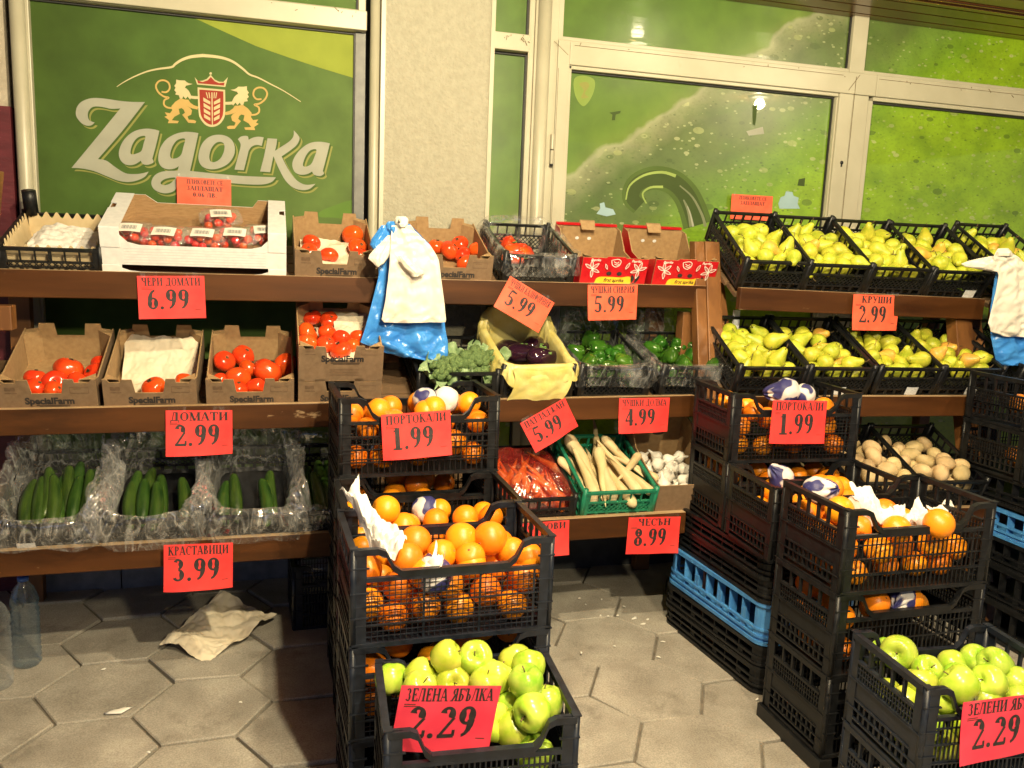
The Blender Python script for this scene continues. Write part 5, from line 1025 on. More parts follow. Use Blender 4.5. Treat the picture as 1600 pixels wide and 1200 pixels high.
# broccoli, aubergines, green peppers
Mb = on_shelf(xat(715, 600, Y2), Y2, B2 + .012, .385, R_(14)); setM(flat_crate(M_black, .305, .385, .130, .045, 'black crate of broccoli under the blue hanging bag'), Mb)
def broccoli(label, p, s, seed):
    t = thing('broccoli', label, 'broccoli', p, (R_(42), 0, .5 * math.sin(seed * 2)), 'broccoli heads in the black crate'); rs = random.Random(seed); q = MB()
    for k in range(46):
        th = math.acos(1 - rs.random() * .95); ph = rs.uniform(0, 6.28); r = .052 * s * (1 + .08 * rs.uniform(-1, 1)); c = Vector((r * math.sin(th) * math.cos(ph), r * math.sin(th) * math.sin(ph), r * .8 * math.cos(th))); rr = .017 * s * rs.uniform(.8, 1.15)
        q.lathe([(max(1e-4, rr * math.sin(math.pi * i / 6)), -rr * math.cos(math.pi * i / 6)) for i in range(7)], 9, lambda v, t_, c=c: v * (1 + .25 * N(v * 160 + c * 90)) + c)
    q.build('florets', M_broc, t); q = MB(); q.tube([(0, 0, .02), (0, 0, -.03), (0, .004, -.07)], [.022 * s, .019 * s, .017 * s], 10); q.build('stalk', M_brocl, t)
    for k in range(5):
        a = seed + k * 1.3; q = MB(); L = .085 * s
        def f(u, v): r = .03 + L * v; w_ = (.030 * math.sin(math.pi * min(1, v * .9 + .08)) ** .7) * (u - .5) * 2; return (r * math.cos(a) - w_ * math.sin(a), r * math.sin(a) + w_ * math.cos(a), -.03 + .075 * v - .05 * v * v + .012 * math.sin(9 * v + 4 * u + k) + .012 * (u - .5) ** 2 * 4)
        q.grid(f, 6, 10); q.build('leaf', M_brocl, t, fix=False)
    return t
for i, (px, py, h, s, lb) in enumerate([(738, 566, .130, 1.05, 'large broccoli head in the middle of the crate, facing out'), (703, 573, .125, .8, 'broccoli head at the left, yellowing, half under the blue bag'), (768, 566, .12, .75, 'leafy broccoli head at the right side of its crate'), (688, 580, .13, .7, 'small broccoli head in the shaded left corner of its crate')]): broccoli(lb, seat(Mb, px, py, h), s, i + 1)
Me = on_shelf(xat(838, 592, Y2), Y2, B2 + .014, .385, R_(16)); setM(flat_crate(M_black, .285, .385, .150, .015, 'black crate of aubergines lined with a yellow bag'), Me)
liner('yellow_bag_liner', 'yellow plastic bag lining the aubergine crate and folded over its front', Me, .270, .375, .152, M_bagy, .02, .012, .05, 7, .10, .007, None, 'plastic bag', None)
q = MB(); q.grid(lambda u, v: (-.112 + .225 * u + .012 * math.sin(5 * v) - .010 * v * (u < .5) - .02 * v * (u - .5), -.215 - .008 * math.sin(3.1 * v) - .004 * N((u * 6, v * 6, 2)) - .003 * math.sin(11 * u + 3 * v), .158 - .158 * v + .012 * math.sin(math.pi * u) * (1 - v) * -1 - .010 * math.sin(2.6 * u) * v), 22, 18); o = q.build('yellow_bag_flap', M_bagy, fix=False); setM(o, Me); tag(o, 'crinkled yellow bag front hanging over the aubergine crate', 'plastic bag')
for i, (px, py, h, rz, rx) in enumerate([(822, 552, .115, 1.0, 1.5), (852, 558, .110, 1.9, 1.6), (800, 545, .10, .4, 1.4), (838, 538, .10, 2.4, 1.5), (862, 545, .09, -1.0, 1.5)]): put('egg', seat(Me, px, py, h), (rx, .2 * i, rz), 1.0, 'dark glossy aubergine in the yellow lined crate', 'aubergine', 'aubergines in the yellow lined crate')
for px, lb, sd, wh in ((958, 'black crate of green peppers under clear film, next to the yellow bag', 11, 'next to the yellow lined crate'), (1082, 'black crate of green peppers under clear film, beside the wooden post', 12, 'beside the wooden post')):
    Mg = on_shelf(xat(px, 592, Y2), Y2, B2 + .016, .385, R_(15)); setM(flat_crate(M_black, .295, .385, .150, .035, lb, sticker=.055 if sd == 12 else False), Mg)
    for (a, b, c, r) in pack(.27, .36, .037, .036, 20, sd, 40, grad=.15): put('gpep', Mg @ Vector((a, b, c)), rot_rand(RS_), r / .037, 'shiny green pepper in the crate ' + wh, 'pepper', 'green peppers in the crate ' + wh)
    liner('film_wrap', 'clear film stretched over the green peppers ' + wh, Mg, .30, .39, .150, M_clear2, .06, .012, .075, sd, .09, .008)

# ------------------------------------------------------------------ left stand, bottom row
Y3, B3 = 2.786, .440
T3 = R_(23)
CU = [(77, 'leftmost', [(48, 790), (62, 785), (80, 783), (98, 782), (118, 780), (134, 775), (148, 768), (106, 765), (72, 768), (126, 760)]), (235, 'second', [(208, 788), (224, 785), (240, 790), (216, 772), (252, 780), (284, 782), (236, 768)]), (395, 'third', [(354, 788), (368, 778), (412, 784), (426, 772)]), (527, 'fourth', [(484, 760), (500, 755), (515, 750), (528, 752), (508, 770), (495, 778)])]
WH = {'leftmost': 'leftmost of the cucumber crates', 'second': 'cucumber crate below the red domati tag', 'third': 'half empty cucumber crate with the puffed bag', 'fourth': 'cucumber crate behind the orange crate tower'}
WH['second'] = 'second cucumber crate from the left'
for px, nm, cs in CU:
    Mc = on_shelf(xat(px, 840, Y3), Y3, B3, .385, T3); where = WH[nm]
    setM(flat_crate(M_black, .288, .385, .110, .012, 'black crate, ' + where, sticker=-.06 if nm == 'leftmost' else .07 if nm == 'fourth' else False), Mc)
    for i, (cx, cy) in enumerate(cs):
        p = seat(Mc, cx, cy, .055 + .012 * (i % 3)); e = Mc.to_euler(); put('cuc%d' % (i % 3), p, (e.x + RS_.uniform(.12, .30), 0, RS_.uniform(.0, .14)), (1.05, RS_.uniform(1.0, 1.2), 1.05), 'dark green cucumber in the ' + where, 'cucumber', 'cucumbers in the ' + where)
    if nm != 'fourth': crate_bag('clear crinkled plastic bag lining the ' + where, Mc, .290, .385, .110, {'leftmost': 21, 'second': 22, 'third': 23}[nm], {'leftmost': .075, 'second': .06, 'third': .085}[nm], {'leftmost': .0, 'second': .026, 'third': .018}[nm])
    elif 0: liner('crate_bag', 'clear crinkled plastic bag lining the ' + where, Mc, .302, .39, .128, M_clear, .02, .046, .085, {'leftmost': 21, 'second': 22, 'third': 23}[nm], {'leftmost': .085, 'second': .07, 'third': .10}[nm], .022, {'leftmost': .0, 'second': .055, 'third': .03}[nm], grow=.012, nu=140)
    else: liner('crate_bag', 'clear plastic bag lining the ' + where, Mc, .288, .385, .110, M_clear2, .02, .02, .05, 24, .03, .012)

# carrots, parsnips, garlic
Mk = on_shelf(xat(840, 790, Y3), Y3, B3 + .008, .385, R_(16)); setM(flat_crate(M_black, .288, .385, .105, .015, 'black crate holding a pink bag of carrots, bottom shelf'), Mk)
for (a, b, c, r) in pack(.20, .12, .02, .022, 0, 1): pass
for i in range(26):
    a = -.115 + .23 * ((i * .618) % 1); b = -.10 + .16 * ((i * .377) % 1); c = .030 + .030 * (i // 9); put('carrot%d' % (i % 3), Mk @ Vector((a, b, c + .012 * math.sin(i))), (T19 + RS_.uniform(-.05, .3), 0, RS_.uniform(-.7, .7) + (i % 3 == 0) * 1.2), 1.0, 'orange carrot inside the pink bag on the bottom shelf', 'carrot', 'carrots in the pink bag')
def mound(M, a, b, h, z0, m, name, label, seed, amp=.012):
    q = MB()
    def f(u, v):
        an = 2 * math.pi * u; r = 1 - v; c, s = math.cos(an), math.sin(an); e = .45; x = math.copysign(abs(c) ** e, c) * a * min(1, r * 1.15); y = math.copysign(abs(s) ** e, s) * b * min(1, r * 1.15); z = z0 + h * (1 - r ** 3.2)
        p = Vector((x * 16, y * 16, z * 16 + seed)); return Vector((x, y, z)) + Vector((noise.noise(p), noise.noise(p + Vector((7, 0, 0))), abs(noise.noise(p * 1.7)) * 1.2)) * amp
    q.grid(f, 60, 22, cu=True); o = q.build(name, m, fix=False); setM(o, M); return tag(o, label, 'plastic bag')
mound(Mk, .155, .185, .105, .045, M_pink, 'carrot_bag', 'crinkled pink plastic bag of carrots lying over its black crate', 3, .014)
Mz = on_shelf(xat(964, 785, Y3), Y3, B3 + .010, .385, R_(20)); t = flat_crate(M_green, .296, .385, .125, .030, 'green crate of parsnips between the pink bag and the garlic box'); setM(t, Mz)
PA = [(905, 715, .115, .15, 0, 1.15, 1), (940, 730, .115, -.25, 1, 1.0, 1), (930, 700, .10, 2.9, 2, .9, 0), (950, 745, .10, 3.0, 0, 1.1, 0), (975, 740, .11, -2.75, 1, 1.0, 0), (965, 705, .12, .55, 2, .85, 1), (985, 725, .12, -.9, 0, .75, 0), (998, 752, .11, -2.5, 1, .8, 0), (915, 745, .10, 3.3, 2, .95, 0), (890, 735, .10, .4, 1, .7, 1), (1000, 735, .10, -2.2, 2, .75, 0), (925, 760, .085, 2.9, 0, .8, 0), (970, 762, .09, 3.5, 1, .9, 0)]
for i, (px, py, h, rz, k, s, up) in enumerate(PA):
    # rz ~ 0: crown at the back; ~3: crown to the front
    put('pars%d' % k, seat(Mz, px, py, h), (-R_(34) * math.cos(rz), 0, rz + math.pi), s, 'pale knobbly parsnip heaped in the green crate', 'parsnip', 'parsnips in the green crate')
for (a, b, c, r) in pack(.26, .34, .035, .030, 14, 3, 30, zmax=.075): put('pars%d' % (int(abs(a) * 1000) % 3), Mz @ Vector((a * .85, b * .2 - .01, c)), (R_(24), 0, RS_.uniform(-.3, .3)), .8, 'pale knobbly parsnip heaped in the green crate', 'parsnip', 'parsnips in the green crate')
Wg = .27; hg = Wg / 2; Hg = .13; Mgx = on_shelf(xat(1066, 785, Y3) + .02, Y3, B3 + .012, .40, R_(14))
t = carton('garlic_carton', 'deep brown carton with a few garlic bulbs at the right end of the bottom shelf', Wg, .40, Hg, M_kraft, M_kraftin, [(-hg, 0), (hg, 0), (hg, Hg), (-hg, Hg)], [(-hg, 0), (hg, 0), (hg, Hg * 1.9), (-hg, Hg * 1.9)], [(-.1955, 0), (.1955, 0), (.1955, Hg * 1.9), (.12, Hg * 1.75), (.05, Hg * 1.25), (-.12, Hg * 1.0), (-.1955, Hg)], corner=0); setM(t, Mgx)
q = MB()
for xx, zz in ((-.03, .215), (.03, .15)): q.add([(xx + .026 * math.cos(a), .1945, zz + .009 * math.sin(a)) for a in [k * .4488 for k in range(14)]], [tuple(range(14))])
q.build('hand_hole', M_ink, t)
for (a, b, c, r) in pack(.24, .30, .010, .0265, 34, 5, 40): put('garlic', Mgx @ Vector((a, b - .03, c)), (RS_.uniform(-1.2, 1.2), RS_.uniform(-1.2, 1.2), RS_.uniform(0, 6)), r / .0245, 'white garlic bulb in the deep brown carton', 'garlic bulb', 'garlic bulbs in the brown carton')

# ------------------------------------------------------------------ right stand: pears and potatoes
def pears(M, n, seed, where, grp, W_=.262, D=.36, z0=.052, grad=.16, zmax=.125):
    for i, (a, b, c, r) in enumerate(pack(W_, D, z0, .0305, n, seed, 60, .08, zmax, grad=grad)):
        e = (Matrix.Rotation(RS_.uniform(0, 6.28), 4, 'Z') @ Matrix.Rotation(RS_.choice([.3, .9, 1.2, 1.5, 1.5, 1.8]), 4, 'X')).to_euler()
        put('pear%d' % RS_.choice([0, 0, 0, 0, 0, 2, 2, 2, 1]), M @ Vector((a, b, c)), (M.to_3x3() @ e.to_matrix()).to_euler(), r / .0330, 'yellow green pear ' + where, 'pear', grp)
ORD = ['first', 'second', 'third', 'fourth']
rz1 = math.atan2(r1b.y - r1a.y, r1b.x - r1a.x)
def rshelf(a, b, px, py, back, lift, D, tilt):
    yy = a.y
    for _ in range(6): x = xat(px, py, yy); t = (x - a.x) / (b.x - a.x); yy = lerp(a.y, b.y, t)
    return Matrix.Translation((x, yy + back, lerp(a.z, b.z, t) + lift)) @ Matrix.Rotation(math.atan2(b.y - a.y, b.x - a.x), 4, 'Z') @ Matrix.Rotation(tilt, 4, 'X') @ Matrix.Translation((0, D / 2, 0))
TU = R_(31)
for i, px in enumerate((1211, 1308, 1404, 1499)):
    M = rshelf(r1a, r1b, px, 440, .036, -.006, .39, TU); w_ = 'in the %s crate from the post on the upper pear shelf' % ORD[i]
    setM(flat_crate(M_black, .288, .39, .132, .05, 'black crate of pears, %s from the wooden post on the upper pear shelf' % ORD[i], 'black pear crates', sticker=.07 if i == 3 else False), M)
    pears(M, 34, 40 + i, w_, 'pears in the %s upper crate' % ORD[i])
for i, px in enumerate((1205, 1313, 1420, 1517)):
    M = rshelf(r2a, r2b, px, 605, .036, -.006, .39, R_(25)); w_ = 'in the %s crate from the post on the lower pear shelf' % ORD[i]
    setM(flat_crate(M_black, .288, .39, .132, .05, 'black crate of pears, %s from the wooden post on the lower pear shelf' % ORD[i], 'black pear crates', sticker=[False, .01, .03, .02][i]), M)
    pears(M, 34, 50 + i, w_, 'pears in the %s lower crate' % ORD[i])
for i, (px, nm) in enumerate(((1275, 'hidden left'), (1386, 'middle'), (1492, 'right'))):
    M = rshelf(r3a, r3b, px, 760, .036, -.006, .39, R_(22)); setM(flat_crate(M_black, .30, .39, .125, .035, 'black crate of potatoes, %s one on the bottom right shelf' % nm), M)
    for (a, b, c, r) in pack(.27, .36, .036, .030, 24 if i else 12, 60 + i, 50, .15, grad=.3):
        put('potato%d' % RS_.choice([0, 1, 2]), M @ Vector((a, b, c)), rot_rand(RS_), r / .032 * 1.03, 'pale potato in the %s crate on the bottom right shelf' % nm, 'potato', 'potatoes in the %s crate' % nm)
# third stand, cut by the right edge of the picture
p3a = atY(1556, 468, 2.86)
st3 = thing('display_stand', 'display stand cut off by the right picture edge, behind the right hanging bags', 'display stand', (p3a.x + .6, 2.9, 0))
L3 = [(Vector((p3a.x, 2.86, r1b.z)), Vector((p3a.x + 1.3, 2.86, r1b.z)), .088), (Vector((p3a.x, 2.70, r2b.z)), Vector((p3a.x + 1.3, 2.70, r2b.z)), .082), (Vector((p3a.x, 2.54, .5)), Vector((p3a.x + 1.3, 2.54, .5)), .08)]
beams(st3, L3, R_(26), .38); post(st3, p3a.x + .03, p3a.x + .02, .07, 3.02, 1.30, .36, d=.05); post(st3, p3a.x + 1.25, p3a.x + 1.25, .07, 2.93, 1.30, .36, d=.05); post(st3, p3a.x + .06, p3a.x + .06, .06, 3.25, 1.36, .02, 'rear_leg', .05)
M = Matrix.Translation((p3a.x + .17, 2.90, r1b.z + .01)) @ Matrix.Rotation(TU, 4, 'X') @ Matrix.Translation((0, .195, 0)); setM(flat_crate(M_black, .288, .39, .132, .05, 'black crate of pears half cut off at the right picture edge, upper shelf', 'black pear crates'), M); pears(M, 30, 71, 'in the crate cut off by the right picture edge', 'pears in the crate at the right edge')
M = Matrix.Translation((p3a.x + .16, 2.74, r2b.z)) @ Matrix.Rotation(R_(25), 4, 'X') @ Matrix.Translation((0, .195, 0)); setM(flat_crate(M_black, .288, .39, .132, .05, 'black crate half hidden behind the far right orange tower, lower shelf', 'black pear crates'), M)

# ------------------------------------------------------------------ bundles of carrier bags
def bag_sheet(name, m, rows, Y, thick, parent, seed, folds=5, amp=.010, org=Vector((0, 0, 0)), lean=0):
    """hanging puffed bag: rows = (y_px, x_left, x_right) seen at depth Y, closed front and back"""
    P = [(atY(l, y, Y), atY(r, y, Y)) for y, l, r in rows]; n = 60; q = MB(); NV = 64
    def f(u, v):
        k = v * (len(P) - 1); i = min(int(k), len(P) - 2); t = k - i; a = P[i][0].lerp(P[i + 1][0], t); b = P[i][1].lerp(P[i + 1][1], t)
        an = 2 * math.pi * u; s = (1 - math.cos(an)) / 2; fr = math.sin(an); p = a.lerp(b, s)
        w_ = (b - a).length; depth = thick * min(1, .25 + 1.1 * v) * (abs(fr) ** 1.2) * (1 if fr > 0 else .4) * math.copysign(1, fr)
        pl = .5 * math.sin(folds * math.pi * s + seed + 1.5 * v) + .5 * noise.noise(Vector((s * 7, v * 2.2, seed)))
        wr = noise.noise(Vector((p.x * 22, p.z * 22, seed))) * .7 + .6 * abs(noise.noise(Vector((p.x * 40 + p.z * 30, p.z * 46 - p.x * 20, seed + 3))))
        cz = abs(noise.noise(Vector((p.x * 13 + p.z * 9, p.z * 30 - p.x * 16, seed + 8)))); return p + Vector((0, -depth - amp * (pl * min(1, .4 + v) + .5 * wr - 1.5 * cz - .35 * abs(noise.noise(Vector((p.x * 44 - p.z * 30, p.z * 22 + p.x * 20, seed))))) * abs(fr) ** .5 - lean * v, amp * .3 * wr)) - org
    q.grid(f, n * 2, NV, cu=True); return q.build(name, m, parent, fix=False)
hb = atY(624, 350, 3.04)
bb_ = thing('bag_bundle', 'bundle of white and blue carrier bags hanging in front of the tomato shelves', 'carrier bags', hb)
bag_sheet('blue_bag', M_bagb, [(350, 604, 640), (362, 594, 652), (385, 588, 674), (430, 592, 684), (478, 580, 692), (515, 570, 696), (535, 563, 700), (548, 596, 700), (558, 622, 700), (563, 655, 696), (565, 672, 684)], 3.02, .030, bb_, 3, 5, .015, hb)
bag_sheet('blue_bag', M_bagb, [(352, 596, 612), (358, 592, 612), (366, 586, 612), (374, 580, 610), (383, 578, 600), (392, 584, 590)], 2.99, .016, bb_, 5, 2, .006, hb)
bag_sheet('blue_bag', M_bagb, [(346, 606, 620), (350, 603, 622), (358, 604, 622), (364, 609, 618)], 2.985, .022, bb_, 8, 3, .007, hb)
bag_sheet('white_bag', M_bagw, [(352, 612, 642), (360, 612, 648), (372, 610, 660), (386, 610, 674), (400, 609, 683), (408, 609, 686), (440, 606, 690), (470, 602, 694), (490, 598, 696), (500, 596, 697), (504, 600, 696)], 2.965, .010, bb_, 1, 4, .008, hb)
bag_sheet('white_bag', M_bagw, [(368, 606, 614), (376, 598, 613), (388, 586, 611), (398, 577, 609), (404, 575, 606), (412, 584, 600), (417, 588, 592)], 2.975, .014, bb_, 2, 2, .005, hb)
bag_sheet('white_bag', M_bagw, [(400, 622, 634), (408, 626, 642), (418, 632, 656), (424, 638, 664), (428, 642, 664), (432, 644, 656)], 2.934, .012, bb_, 6, 1, .004, hb)
bag_sheet('white_bag', M_bagw, [(338, 620, 634), (342, 617, 638), (350, 617, 638), (355, 622, 634)], 2.97, .02, bb_, 4, 3, .006, hb)
q = MB(); q.tube([atY(624, 352, 3.12) - hb, atY(624, 352, 3.03) - hb, atY(624, 350, 2.955) - hb, atY(624, 344, 2.945) - hb], .004, 8); q.build('hook', M_steel, bb_)
hb2 = atY(1570, 402, 2.76)
b2 = thing('bag_bundle', 'bundle of white and blue carrier bags hanging at the right picture edge', 'carrier bags', hb2)
bag_sheet('blue_bag', M_bagb, [(400, 1560, 1582), (430, 1556, 1600), (480, 1548, 1640), (520, 1548, 1660), (545, 1552, 1666), (562, 1556, 1668), (570, 1562, 1660)], 2.74, .04, b2, 5, 5, .012, hb2)
bag_sheet('white_bag', M_bagw, [(394, 1556, 1580), (402, 1552, 1592), (416, 1556, 1606), (430, 1560, 1622), (455, 1556, 1634), (480, 1550, 1642), (505, 1544, 1648), (518, 1548, 1650), (526, 1570, 1650)], 2.705, .014, b2, 7, 6, .011, hb2)
bag_sheet('white_bag', M_bagw, [(400, 1548, 1562), (404, 1528, 1562), (408, 1512, 1562), (412, 1502, 1562), (417, 1508, 1562), (424, 1545, 1562)], 2.715, .014, b2, 9, 2, .005, hb2)
bag_sheet('white_bag', M_bagw, [(388, 1560, 1576), (393, 1556, 1580), (400, 1558, 1580)], 2.71, .022, b2, 2, 3, .006, hb2)
q = MB(); q.tube([atY(1569, 400, 2.88) - hb2, atY(1569, 400, 2.74) - hb2, atY(1569, 394, 2.70) - hb2], .004, 8); q.build('hook', M_steel, b2)

# ------------------------------------------------------------------ crate towers on the pavement
KIND = {}
def crate(kind, m, M, label, W_=.50, D=.30, H=.245, dip=.058, group='stacked black fruit crates'):
    k = (kind, m.name, W_, D, H)
    if k not in KIND: KIND[k] = o = big_crate(kind, m, W_, D, H, dip, label, group)
    else: o = copy_tree(KIND[k]); tag(o, label, 'crate', group)
    setM(o, M); return M
def FLm(x, y, z, th, W_=.50, D=.30): return Matrix.Translation((x, y, z)) @ Matrix.Rotation(R_(th), 4, 'Z') @ Matrix.Translation((W_ / 2, D / 2, 0))
def oranges(M, n, seed, where, grp, W_=.475, D=.272, keep=lambda a, b, c: True, z0=.010, zmax=.30, r=.0375, key='orange', cat='orange', nm='orange', grad=0):
    P = pack(W_, D, z0, r, n, seed, 60, .07, zmax, grad=grad)
    for (a, b, c, rr) in P:
        if keep(a, b, c): put(key, M @ Vector((a, b, c)), rot_rand(RS_), rr / (.038 if key == 'orange' else .040), nm + ' ' + where, cat, grp)
def wrapped(M, a, b, c, label, s=1.0, seed=0, m=None):
    q = MB()
    def f(p, t): k = Vector(p) * 38 + Vector((seed, 0, 0)); return p * (1.04 + .13 * abs(noise.noise(k)) + .10 * noise.noise(k * .5)) + Vector((0, 0, max(0, p.z - .025) * 1.6 * abs(math.sin(4 * t + seed))))
    q.lathe([(max(1e-4, .040 * s * math.sin(math.pi * i / 22)), -.040 * s * math.cos(math.pi * i / 22)) for i in range(23)], 40, f); o = q.build('wrapped_orange', m or M_wrap); o.location = M @ Vector((a, b, c)); o.rotation_euler = (seed * .7, seed * 1.3, seed * 2.1); return tag(o, label, 'wrapped orange', 'oranges in printed tissue')
vis = lambda yb=-.055, top=.16, left=False: (lambda a, b, c: b < yb or c > top or (left and a < -.16))
P_ = .2425
# left towers
for k in range(4):
    M = FLm(.187, 2.492, k * P_, 2); lab = ['bottom crate of the rear left tower, on the pavement', 'second crate up in the rear left tower', 'crate right under the top one in the rear left tower', 'black slotted orange crate with a price tag, top of the rear left tower'][k]
    crate('slot', M_black, M, lab)
    if k == 3: oranges(M, 50, 81, 'in the tagged top crate of the left tower', 'oranges in the tagged left crate', keep=vis(-.045, .15), zmax=.185); MC1 = M
    if k == 2: oranges(M, 36, 82, 'under the tagged crate of the left tower', 'oranges below the tagged left crate', keep=lambda a, b, c: c > .135)
for k in range(3):
    M = FLm(.180, 2.183, k * P_, 1); crate('slot', M_black, M, ['bottom crate of the middle left tower', 'middle crate of the middle left tower', 'open orange crate between the tagged crate and the front grid crate'][k])
    if k == 2: oranges(M, 34, 83, 'in the crate between the two left towers', 'oranges in the crate between the towers', keep=lambda a, b, c: c > .075); MM_ = M
for k in range(3):
    M = FLm(.170, 1.868, k * P_ + .004, 1.5); crate('grid', M_navy, M, ['bottom crate of the front left tower, behind the apples', 'dark crate under the open grid crate of oranges, left', 'open grid crate piled with oranges above the apples on the left'][k])
    if k == 2: oranges(M, 44, 84, 'in the open grid crate above the left apples', 'oranges in the left grid crate', keep=vis(-.02, .10), zmax=.158); MC2 = M
    if k == 1: oranges(M, 36, 85, 'in the shade under the left grid crate', 'oranges under the left grid crate', keep=lambda a, b, c: c > .14 or (b < -.08 and a < -.10))
for px, py, h, s in ((721, 842, .200, 1.12), (766, 841, .205, 1.16), (649, 846, .195, 1.08), (636, 872, .185, 1.05), (690, 866, .175, 1.0), (735, 870, .172, 1.0), (800, 862, .17, 1), (825, 870, .165, 1)):
    put('orange', seat(MC2, px, py, h), rot_rand(RS_), s, 'orange in the open grid crate above the left apples', 'orange', 'oranges in the left grid crate')
put('orange', seat(MM_, 603, 796, .205), rot_rand(RS_), 1.06, 'orange beside the white tissue in the crate between the left towers', 'orange', 'oranges in the crate between the towers')
for px, py, h in ((592, 641, .195), (678, 637, .195), (733, 630, .20)): put('orange', seat(MC1, px, py, h), rot_rand(RS_), 1, 'orange in the tagged top crate of the left tower', 'orange', 'oranges in the tagged left crate')
wrapped(MC2, -.045, -.100, .150, 'orange in navy printed tissue behind the front grid of the left crate', 1.1, 1)
wrapped(MC1, .045, .01, .205, 'tissue wrapped orange showing above the left price tag', 1.0, 4); wrapped(MC1, .115, .02, .205, 'white crumpled wrapped orange beside the printed one above the left tag', 1.0, 6, M_tissue)
wrapped(MM_, .02, .10, .150, 'navy wrapped orange in the gap under the tagged left crate', 1.0, 8)
def tissue_between(name, label, p0, p1, w0, w1, Y0, Y1, seed, m=M_tissue, sag=.02):
    a0, a1 = atY(*p0, Y0), atY(*p1, Y1)
    d = (a1 - a0).normalized(); s = d.cross(fwd).normalized()
    return crumple(name, m, lambda u, v: a0.lerp(a1, v) + s * ((u - .5) * lerp(w0, w1, v) * (1 + .35 * math.sin(7 * v + seed))) + Vector((0, -.03 * math.sin(math.pi * u), -sag * math.sin(math.pi * v))), label, 'tissue paper', 18, 30, .022, 20, seed)
tissue_between('tissue', 'long crumpled white tissue draped over the left rim of the grid crate', (545, 757), (618, 862), .055, .075, 2.10, 1.92, 3)
tissue_between('tissue', 'small white tissue tucked between oranges in the left grid crate', (668, 868), (680, 880), .05, .05, 1.93, 1.90, 7)
# apples left
for k in range(2):
    M = FLm(.205, 1.512, k * .245, -3.5, .40, .29); crate('bars', M_navy, M, ['lower crate under the left green apples', 'dark crate heaped with green apples at the bottom centre'][k], .40, .29)
MA = M
oranges(MA, 30, 91, 'in the bottom centre apple crate', 'green apples in the bottom centre crate', .36, .25, lambda a, b, c: (c > .13 or b < -.06) and not (b < -.03 and a < .10 and c > .07), r=.0395, key='apple', cat='apple', nm='green apple', zmax=.225)
AP = [(612, 1062, .205), (658, 1057, .225), (655, 1075, .225), (698, 1028, .275), (743, 1028, .275), (708, 1068, .225), (775, 1058, .245), (760, 1068, .24), (806, 1035, .245), (826, 1042, .255), (822, 1066, .262), (853, 1098, .21), (830, 1116, .20), (798, 1108, .185), (800, 1138, .165)]
for px, py, h in AP: put('apple', seat(MA, px, py, h), (RS_.uniform(-.9, .9), RS_.uniform(-.9, .9), RS_.uniform(0, 6)), RS_.uniform(.94, 1.04), 'green apple heaped in the bottom centre crate', 'apple', 'green apples in the bottom centre crate')

# right towers
for k in range(2):
    M = FLm(1.512, 2.507, .485 + k * P_, -3); crate('grid', M_black, M, ['orange crate under the tagged crate of the right rear tower', 'grid crate of oranges with a price tag, top of the right rear tower'][k])
    oranges(M, 50, 101 + k, ['under', 'in'][k] + ' the tagged crate of the right tower', ['oranges under the tagged right crate', 'oranges in the tagged right crate'][k], zmax=.180, keep=vis(-.05, .15, True) if k else (lambda a, b, c: a < -.15 or (c > .15 and b < 0)))
    MR1 = M
wrapped(MR1, .02, -.03, .232, 'white wrapped orange with a navy print above the right price tag', 1.15, 2); wrapped(MR1, .09, -.04, .222, 'second wrapped orange beside the white one above the right tag', .9, 5)
M = FLm(1.500, 2.195, .485, -2); crate('grid', M_black, M, 'open orange crate in the middle of the right towers'); MRM = M
oranges(M, 38, 104, 'in the open middle crate of the right towers', 'oranges in the middle right crate', keep=lambda a, b, c: c > .13 or a < -.15)
wrapped(MRM, -.10, .06, .215, 'navy wrapped orange in the open middle crate on the right', 1.0, 9)
for k in range(3):
    M = FLm(1.482, 1.835, .045 + k * P_, 0); crate('bars', M_black, M, ['bottom black crate of the front right tower', 'second crate of the front right tower, under the white tissue', 'open slatted orange crate with white tissue, top of the front right tower'][k])
    if k == 2: oranges(M, 42, 105, 'in the slatted crate with white tissue', 'oranges in the right slatted crate', keep=vis(-.04, .13, True), zmax=.165); MR2 = M
    if k == 1: oranges(M, 38, 106, 'in the second crate of the front right tower', 'oranges under the right slatted crate', keep=lambda a, b, c: c > .14 or a < -.15); MR2b = M
q = MB(); q.box(-.26, .26, -.16, .16, 0, .012); 
for xx in (-.24, 0, .24): q.box(xx - .02, xx + .02, -.16, .16, .0122, .043)
o = q.build('pallet_board', M_black); setM(o, FLm(1.482, 1.835, 0, 0)); tag(o, 'flat black pallet tray under the front right crate tower', 'pallet')
for px, py, h, s in ((1312, 797, .195, 1.08), (1297, 763, .20, 1.08), (1467, 818, .19, 1.10)): put('orange', seat(MR2, px, py, h), rot_rand(RS_), s, 'orange in the slatted crate with white tissue', 'orange', 'oranges in the right slatted crate')
wrapped(MR2, -.17, .09, .225, 'navy wrapped orange in the far corner of the right slatted crate', 1.05, 3); wrapped(MR2b, .02, -.09, .19, 'printed wrapped orange low in the front right tower', 1.0, 7)
tissue_between('tissue', 'large torn white tissue lying across the right slatted crate', (1325, 770), (1400, 808), .06, .09, 2.0, 1.93, 12); tissue_between('tissue', 'white tissue standing up beside the lone orange, right slatted crate', (1395, 815), (1440, 800), .06, .07, 1.93, 1.93, 14); tissue_between('tissue', 'scrap of white tissue behind the lone orange, right slatted crate', (1448, 800), (1480, 800), .03, .04, 2.02, 2.02, 15)
for k in range(2):
    M = FLm(1.415, 1.425, k * .247, -5, .40, .29); crate('bars', M_navy, M, ['lower crate under the right green apples', 'dark crate of green apples at the lower right corner'][k], .40, .29)
MB2 = M
